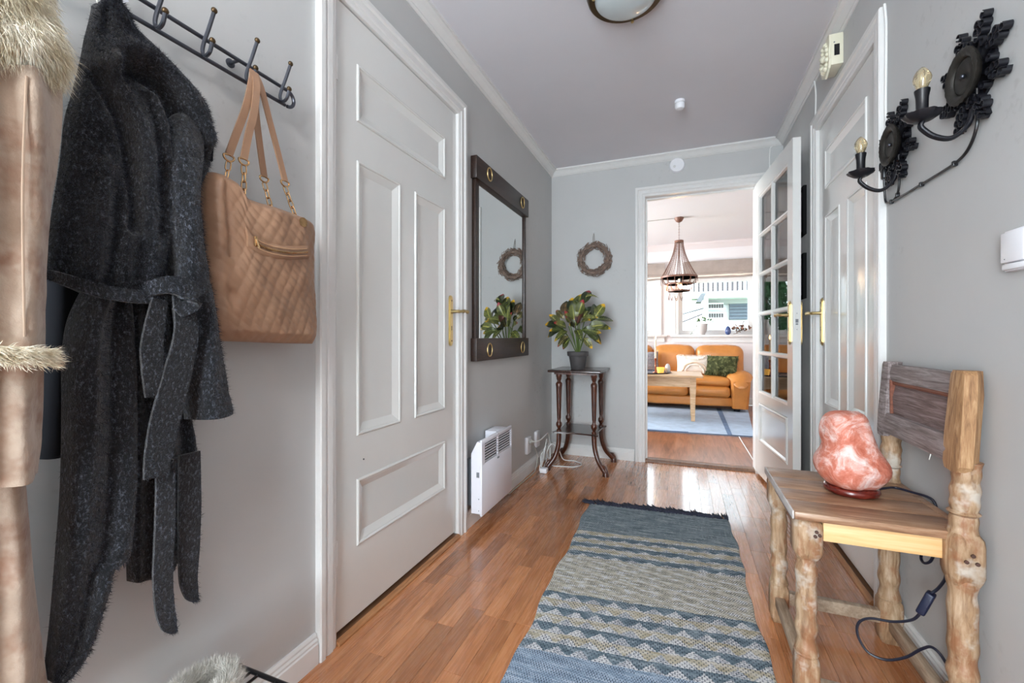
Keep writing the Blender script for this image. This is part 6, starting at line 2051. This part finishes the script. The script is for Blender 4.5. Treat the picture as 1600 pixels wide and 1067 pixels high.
# ------------------------------------------------------------------ chandelier
cl = thing('chandelier', 'rusty bead chandelier with lit bulb in the living room', 'chandelier', (-.035, 5.55, ZC))
c0 = Vector((-.035, 5.55, 0))
m = MB(); m.lathe([(.052, 0), (.050, -.018), (.034, -.045), (.010, -.058)], (c0.x, c0.y, ZC), 'Z', 24); m.build('canopy', M_RUST, cl, angle=50)
lk_ = MB(); lk_.tube([(.006 * math.cos(a), 0, .011 * math.sin(a)) for a in [2 * PI * k / 12 for k in range(12)]], .0018, 6, closed=True)
ME_CL = mesh_only(lk_, 'chain_link', M_RUST)
zc_ = ZC - .06; k = 0
while zc_ > 2.155:
    inst(ME_CL, 'chain_link', cl, (c0.x, c0.y, zc_ - .009), rot=(0, 0, PI / 2 * (k % 2)))
    zc_ -= .0175; k += 1
def ringp(nm, r, z, th):
    m = MB(); m.lathe([(r - .003, -th), (r + .003, -th), (r + .003, th), (r - .003, th), (r - .003, -th)], (c0.x, c0.y, z), 'Z', 40); m.build(nm, M_RUST, cl, angle=40)
m = MB(); m.lathe([(.0, .012), (.050, .012), (.052, -.012), (.046, -.012), (.0, 0)], (c0.x, c0.y, 2.14), 'Z', 24); m.build('top_cap', M_RUST, cl, angle=40)
ringp('ring', .205, 1.712, .010); ringp('ring', .145, 1.632, .009); ringp('ring', .122, 1.548, .008)
m = MB(); m.tube([(c0.x, c0.y, 2.13), (c0.x, c0.y, 1.70)], .005, 8); m.build('stem', M_RUST, cl)
m = MB()
def strand(p, q, sag, bead=.0048, n=26):
    p, q = Vector(p), Vector(q)
    for i in range(n + 1):
        s = i / n
        c = p + (q - p) * s - Vector((0, 0, sag * 4 * s * (1 - s)))
        m.add([c + Vector(o) * bead for o in ((1, 0, 0), (0, 1, 0), (-1, 0, 0), (0, -1, 0), (0, 0, 1.15), (0, 0, -1.15))], [(0, 1, 4), (1, 2, 4), (2, 3, 4), (3, 0, 4), (1, 0, 5), (2, 1, 5), (3, 2, 5), (0, 3, 5)])
NSt = 26
for k in range(NSt):
    a = 2 * PI * k / NSt
    d = Vector((math.cos(a), math.sin(a), 0))
    p, q = c0 + d * .048 + Vector((0, 0, 2.13)), c0 + d * .205 + Vector((0, 0, 1.715))
    for i in range(41):          # curved inward, like a tent
        s = i / 40
        r = .048 + (.205 - .048) * s ** 1.7
        c = c0 + d * r + Vector((0, 0, 2.13 + (1.715 - 2.13) * s))
        m.add([c + Vector(o) * .005 for o in ((1, 0, 0), (0, 1, 0), (-1, 0, 0), (0, -1, 0), (0, 0, 1.1), (0, 0, -1.1))], [(0, 1, 4), (1, 2, 4), (2, 3, 4), (3, 0, 4), (1, 0, 5), (2, 1, 5), (3, 2, 5), (0, 3, 5)])
for (r, z, dz, n) in ((.145, 1.632, .075, 14), (.122, 1.548, .105, 12)):
    for k in range(n):
        a, b = 2 * PI * k / n, 2 * PI * (k + 1) / n
        strand(c0 + Vector((r * math.cos(a), r * math.sin(a), z)), c0 + Vector((r * math.cos(b), r * math.sin(b), z)), dz, .0042, 20)
for k in range(14):
    a = 2 * PI * k / 14
    d = Vector((math.cos(a), math.sin(a), 0))
    strand(c0 + d * .205 + Vector((0, 0, 1.71)), c0 + d * .145 + Vector((0, 0, 1.635)), .03, .0042, 16)
    strand(c0 + d * .205 + Vector((0, 0, 1.71)), c0 + d * .205 + Vector((0, 0, 1.62 if k % 2 else 1.66)), 0, .0042, 12)
    strand(c0 + d * .145 + Vector((0, 0, 1.63)), c0 + d * .122 + Vector((0, 0, 1.55)), .02, .0042, 12)
m.build('bead_strands', M_RUST, cl, smooth=False, fixn=False, props={'kind': 'stuff'})
for (dx, dy, z) in ((.02, -.02, 1.60), (.0, .03, 1.64)):
    MB().lathe([(.010, .05), (.012, .02), (.018, -.005), (.016, -.022), (.0, -.034)], (c0.x + dx, c0.y + dy, z), 'Z', 16).build('bulb', M_LAMPON, cl)
    MB().lathe([(.013, .05), (.013, .10)], (c0.x + dx, c0.y + dy, z), 'Z', 12).build('bulb_holder', M_BLACK, cl)
_pl = bpy.data.lights.new('chandelier_light', 'POINT'); _pl.energy = 22; _pl.color = (1, .62, .34); _pl.shadow_soft_size = .03
_po = bpy.data.objects.new('chandelier_light', _pl); COL.objects.link(_po); _po.location = (c0.x, c0.y, 1.585)
cable('lamp_cable', 'thin cable along the living room ceiling to the chandelier', [(-.085, 5.55, ZC - .012), (-.14, 5.55, ZC - .004), (-.5, 5.57, ZC - .004), (-1.2, 5.6, ZC - .004)], .004, M_GCABLE)

# ------------------------------------------------------------------ blinds and things on the sills
def blind(x0, x1, label):
    t = thing('roman_blind', label, 'blind', ((x0 + x1) / 2, 7.10, 1.89), 'linen blinds')
    for k, (z0, z1, y, th) in enumerate(((1.955, 2.14, 7.100, .012), (1.925, 1.960, 7.090, .022), (1.902, 1.930, 7.093, .020), (1.880, 1.905, 7.098, .016))):
        A, B = [], []
        for j in range(4):
            z = z0 + (z1 - z0) * j / 3
            A.append([(x0 + (x1 - x0) * i / 24, y - th / 2 - (.006 * math.sin(PI * j / 3)) + .004 * nz(i * .3, k, j), z + (.008 * nz(i * .25, k * 3, 0) if k else 0)) for i in range(25)])
            B.append([(p[0], y + th / 2, p[2]) for p in A[-1]])
        m = MB(); m.slab(A, B)
        m.build('fold' if k else 'top_panel', M_LINEN if k != 2 else M_CUSH, t, angle=60)
blind(-1.36, -.248, 'greige linen blind folded above the narrow left window')
blind(.02, 1.04, 'greige linen blind folded above the wide window')
SILL = 1.028
t = thing('potted_ivy', 'white pot with trailing ivy on the window sill', 'plant', (.275, 7.12, SILL))
m = MB(); m.lathe([(.0, 0), (.045, 0), (.052, .03), (.060, .03), (.082, .09), (.085, .17), (.080, .17), (.077, .15), (.0, .15)], (.275, 7.125, SILL), 'Z', 28); m.build('pot', M_CERAM, t, angle=40)
iv = MB(); iv.add([(0, 0, 0), (.018, .012, .004), (.014, .03, .0), (0, .045, -.006), (-.014, .03, .0), (-.018, .012, .004)], [(0, 1, 2, 3), (0, 3, 4, 5)])
ME_IVY = mesh_only(iv, 'leaf', M_IVY, smooth=False)
ri = random.Random(9)
for (ex, ey, ez) in ((-.10, -.03, .0), (-.14, .0, .04), (.10, -.02, .06), (.16, 0, .03), (-.06, -.05, .05), (.05, -.05, .06), (-.16, -.02, -.16), (.02, .0, .08), (-.11, -.03, -.10)):
    p0 = Vector((.275, 7.125, SILL + .155)); p2 = p0 + Vector((ex, ey, ez)); p1 = (p0 + p2) / 2 + Vector((0, -.01, .05))
    pts = catmull([p0, p1, p2], 5)
    MB().tube(pts, .002, 5).build('stem', M_STEM, t)
    for q in pts[3::2]:
        inst(ME_IVY, 'leaf', t, q, rot=(ri.uniform(.2, 1.3), ri.uniform(-.5, .5), ri.uniform(0, 6.28)), scale=(.85, .85, .85))
t = thing('egg_ornament', 'blue egg-shaped ornament on the window sill', 'ornament', (.63, 7.11, SILL))
m = MB(); m.lathe([(.043 * math.sin(PI * min(1, k / 14 + .02)) * (1.08 - .3 * (k / 14)), .13 * (1 - math.cos(PI * k / 14)) / 2) for k in range(15)], (.63, 7.11, SILL), 'Z', 24); m.build('egg', M_BLUEG, t)
t = thing('dried_flowers', 'small bunch of dried brown leaves on the window sill', 'dried flowers', (.80, 7.11, SILL))
dl = MB(); dl.grid([[(w_ * .02 * k, .055 * s, .012 * math.sin(3 * s) + .008 * abs(k)) for k in (-1, 0, 1)] for s, w_ in ((0, .1), (.35, 1), (.7, .9), (1, .1))])
ME_DL = mesh_only(dl, 'dried_leaf', M_DRIED)
for k in range(30):
    th = ri.uniform(0, 6.28); r = .085 * ri.random() ** .6; z = SILL + .02 + ri.uniform(0, .15) * (1 - r * 4)
    inst(ME_DL, 'dried_leaf', t, (.81 + r * math.cos(th) * 1.1, 7.105 + r * .5 * math.sin(th), z), rot=(ri.uniform(-1, 1.2), ri.uniform(-1, 1), ri.uniform(0, 6.28)))
MB().tube(catmull([(.70, 7.10, SILL + .012), (.76, 7.105, SILL + .03), (.82, 7.11, SILL + .10)], 5), .004, 6).build('twig', M_TWIG, t)
t = thing('white_vase', 'white vase on the sill of the narrow window', 'vase', (-.82, 7.11, SILL))
m = MB(); m.lathe([(.0, 0), (.045, 0), (.062, .05), (.058, .12), (.030, .17), (.028, .20), (.040, .225), (.034, .225), (.02, .19), (.0, .18)], (-.82, 7.11, SILL), 'Z', 28); m.build('vase', M_CERAM, t, angle=60)

# ------------------------------------------------------------------ outdoors
struct('ground', MB().box(-30, 40, 7.6, 60, -1.6, -1.5), M_LAWN, 'green lawn outside behind the house', 'ground', smooth=False)
hs = thing('neighbour_house', 'white clad neighbour house with balconies outside the window', 'house', (2.0, 17, -1.5))
HYc = 16.6
# side-gable part: wall boards
for k in range(26):
    z = -1.5 + .26 * k
    MB().box(.80, 6.0, HYc - .02 - .012 * (k % 2), HYc + .1, z, z + .262).build('siding_board', M_SIDING, hs, smooth=False)
def rail(x0, x1, z0, z1, y, nb, nm='balcony_rail'):
    m = MB().box(x0, x1, y - .04, y + .04, z1 - .05, z1).box(x0, x1, y - .03, y + .03, z0, z0 + .05)
    r = m.build(nm, M_SIDING, hs, smooth=False)
    for i in range(nb):
        xx = x0 + (x1 - x0) * (i + .5) / nb
        MB().box(xx - .03, xx + .03, y - .012, y + .012, z0 + .05, z1 - .05).build('baluster', M_RAIL, r, smooth=False)
rail(.30, 2.6, 2.44, 3.45, 15.7, 16)
MB().box(.30, 2.7, 15.6, 16.6, 2.27, 2.42).build('balcony_floor', M_SIDING, hs, smooth=False)
MB().box(.84, 2.6, 16.35, 16.6, 2.12, 2.27).build('beam', plain('pale_grey_beam', srgb(150, 156, 152), .7), hs, smooth=False)
MB().box(.66, .80, 15.65, 15.80, -1.5, 2.27).build('porch_post', M_SIDING, hs, smooth=False)
rail(.84, 1.30, 1.92, 2.15, 16.2, 6); rail(.84, 1.30, 1.60, 1.84, 16.2, 6)
sh_ = MB().box(1.50, 2.15, 16.44, 16.55, 1.58, 2.16).build('shutter', M_SHUT, hs, smooth=False)
for k in range(5):
    MB().box(1.50, 2.15, 16.42, 16.44, 1.60 + .112 * k, 1.68 + .112 * k).build('shutter_slat', plain('shutter_slat', srgb(76, 90, 102), .6) if 'shutter_slat' not in MATS else MATS['shutter_slat'], sh_, smooth=False)
m = MB(); m.prism([(.42, 2.14), (.58, 2.42), (.72, 2.42), (.60, 2.14)], lambda a, b, h: (a, h, b), 15.4, 16.4); m.build('roof_edge', M_ROOF, hs, smooth=False)
m = MB(); m.prism([(-.2, 1.70), (.70, 1.95), (.70, 2.0), (-.2, 1.74)], lambda a, b, h: (a, h, b), 16.0, 16.2); m.build('roof_edge', M_ROOF, hs, smooth=False)
m = MB(); m.prism([(-.1, 1.42), (.62, 1.72), (.62, 1.77), (-.1, 1.47)], lambda a, b, h: (a, h, b), 15.5, 15.6); m.build('stair_rail', M_RAIL, hs, smooth=False)
tg = thing('garden_tree', 'green conifer outside the narrow living room window', 'tree', (-2.35, 11.4, -1.5))
MB().tube([(-2.35, 11.4, -1.5), (-2.35, 11.4, 2.4)], [.14, .05], 10).build('trunk', M_TWIG, tg)
rt2 = np.random.RandomState(3)
V, Fc = [], []
for k in range(9000):
    h = rt2.rand() ** .8
    R = 1.1 * (1 - h * .85) * (.35 + .65 * rt2.rand() ** .5)
    a = rt2.rand() * 6.283
    c = np.array((-2.35 + R * math.cos(a), 11.4 + R * math.sin(a), -1.2 + 4.6 * h))
    d = rt2.randn(3); d /= np.linalg.norm(d); e2 = np.cross(d, rt2.randn(3)); e2 /= np.linalg.norm(e2)
    o = len(V); V += [tuple(c - e2 * .03), tuple(c + e2 * .03), tuple(c + d * .15)]; Fc.append((o, o + 1, o + 2))
m = MB(); m.v, m.f = V, Fc
m.build('foliage', M_HEDGE, tg, smooth=False, fixn=False, props={'kind': 'stuff'})
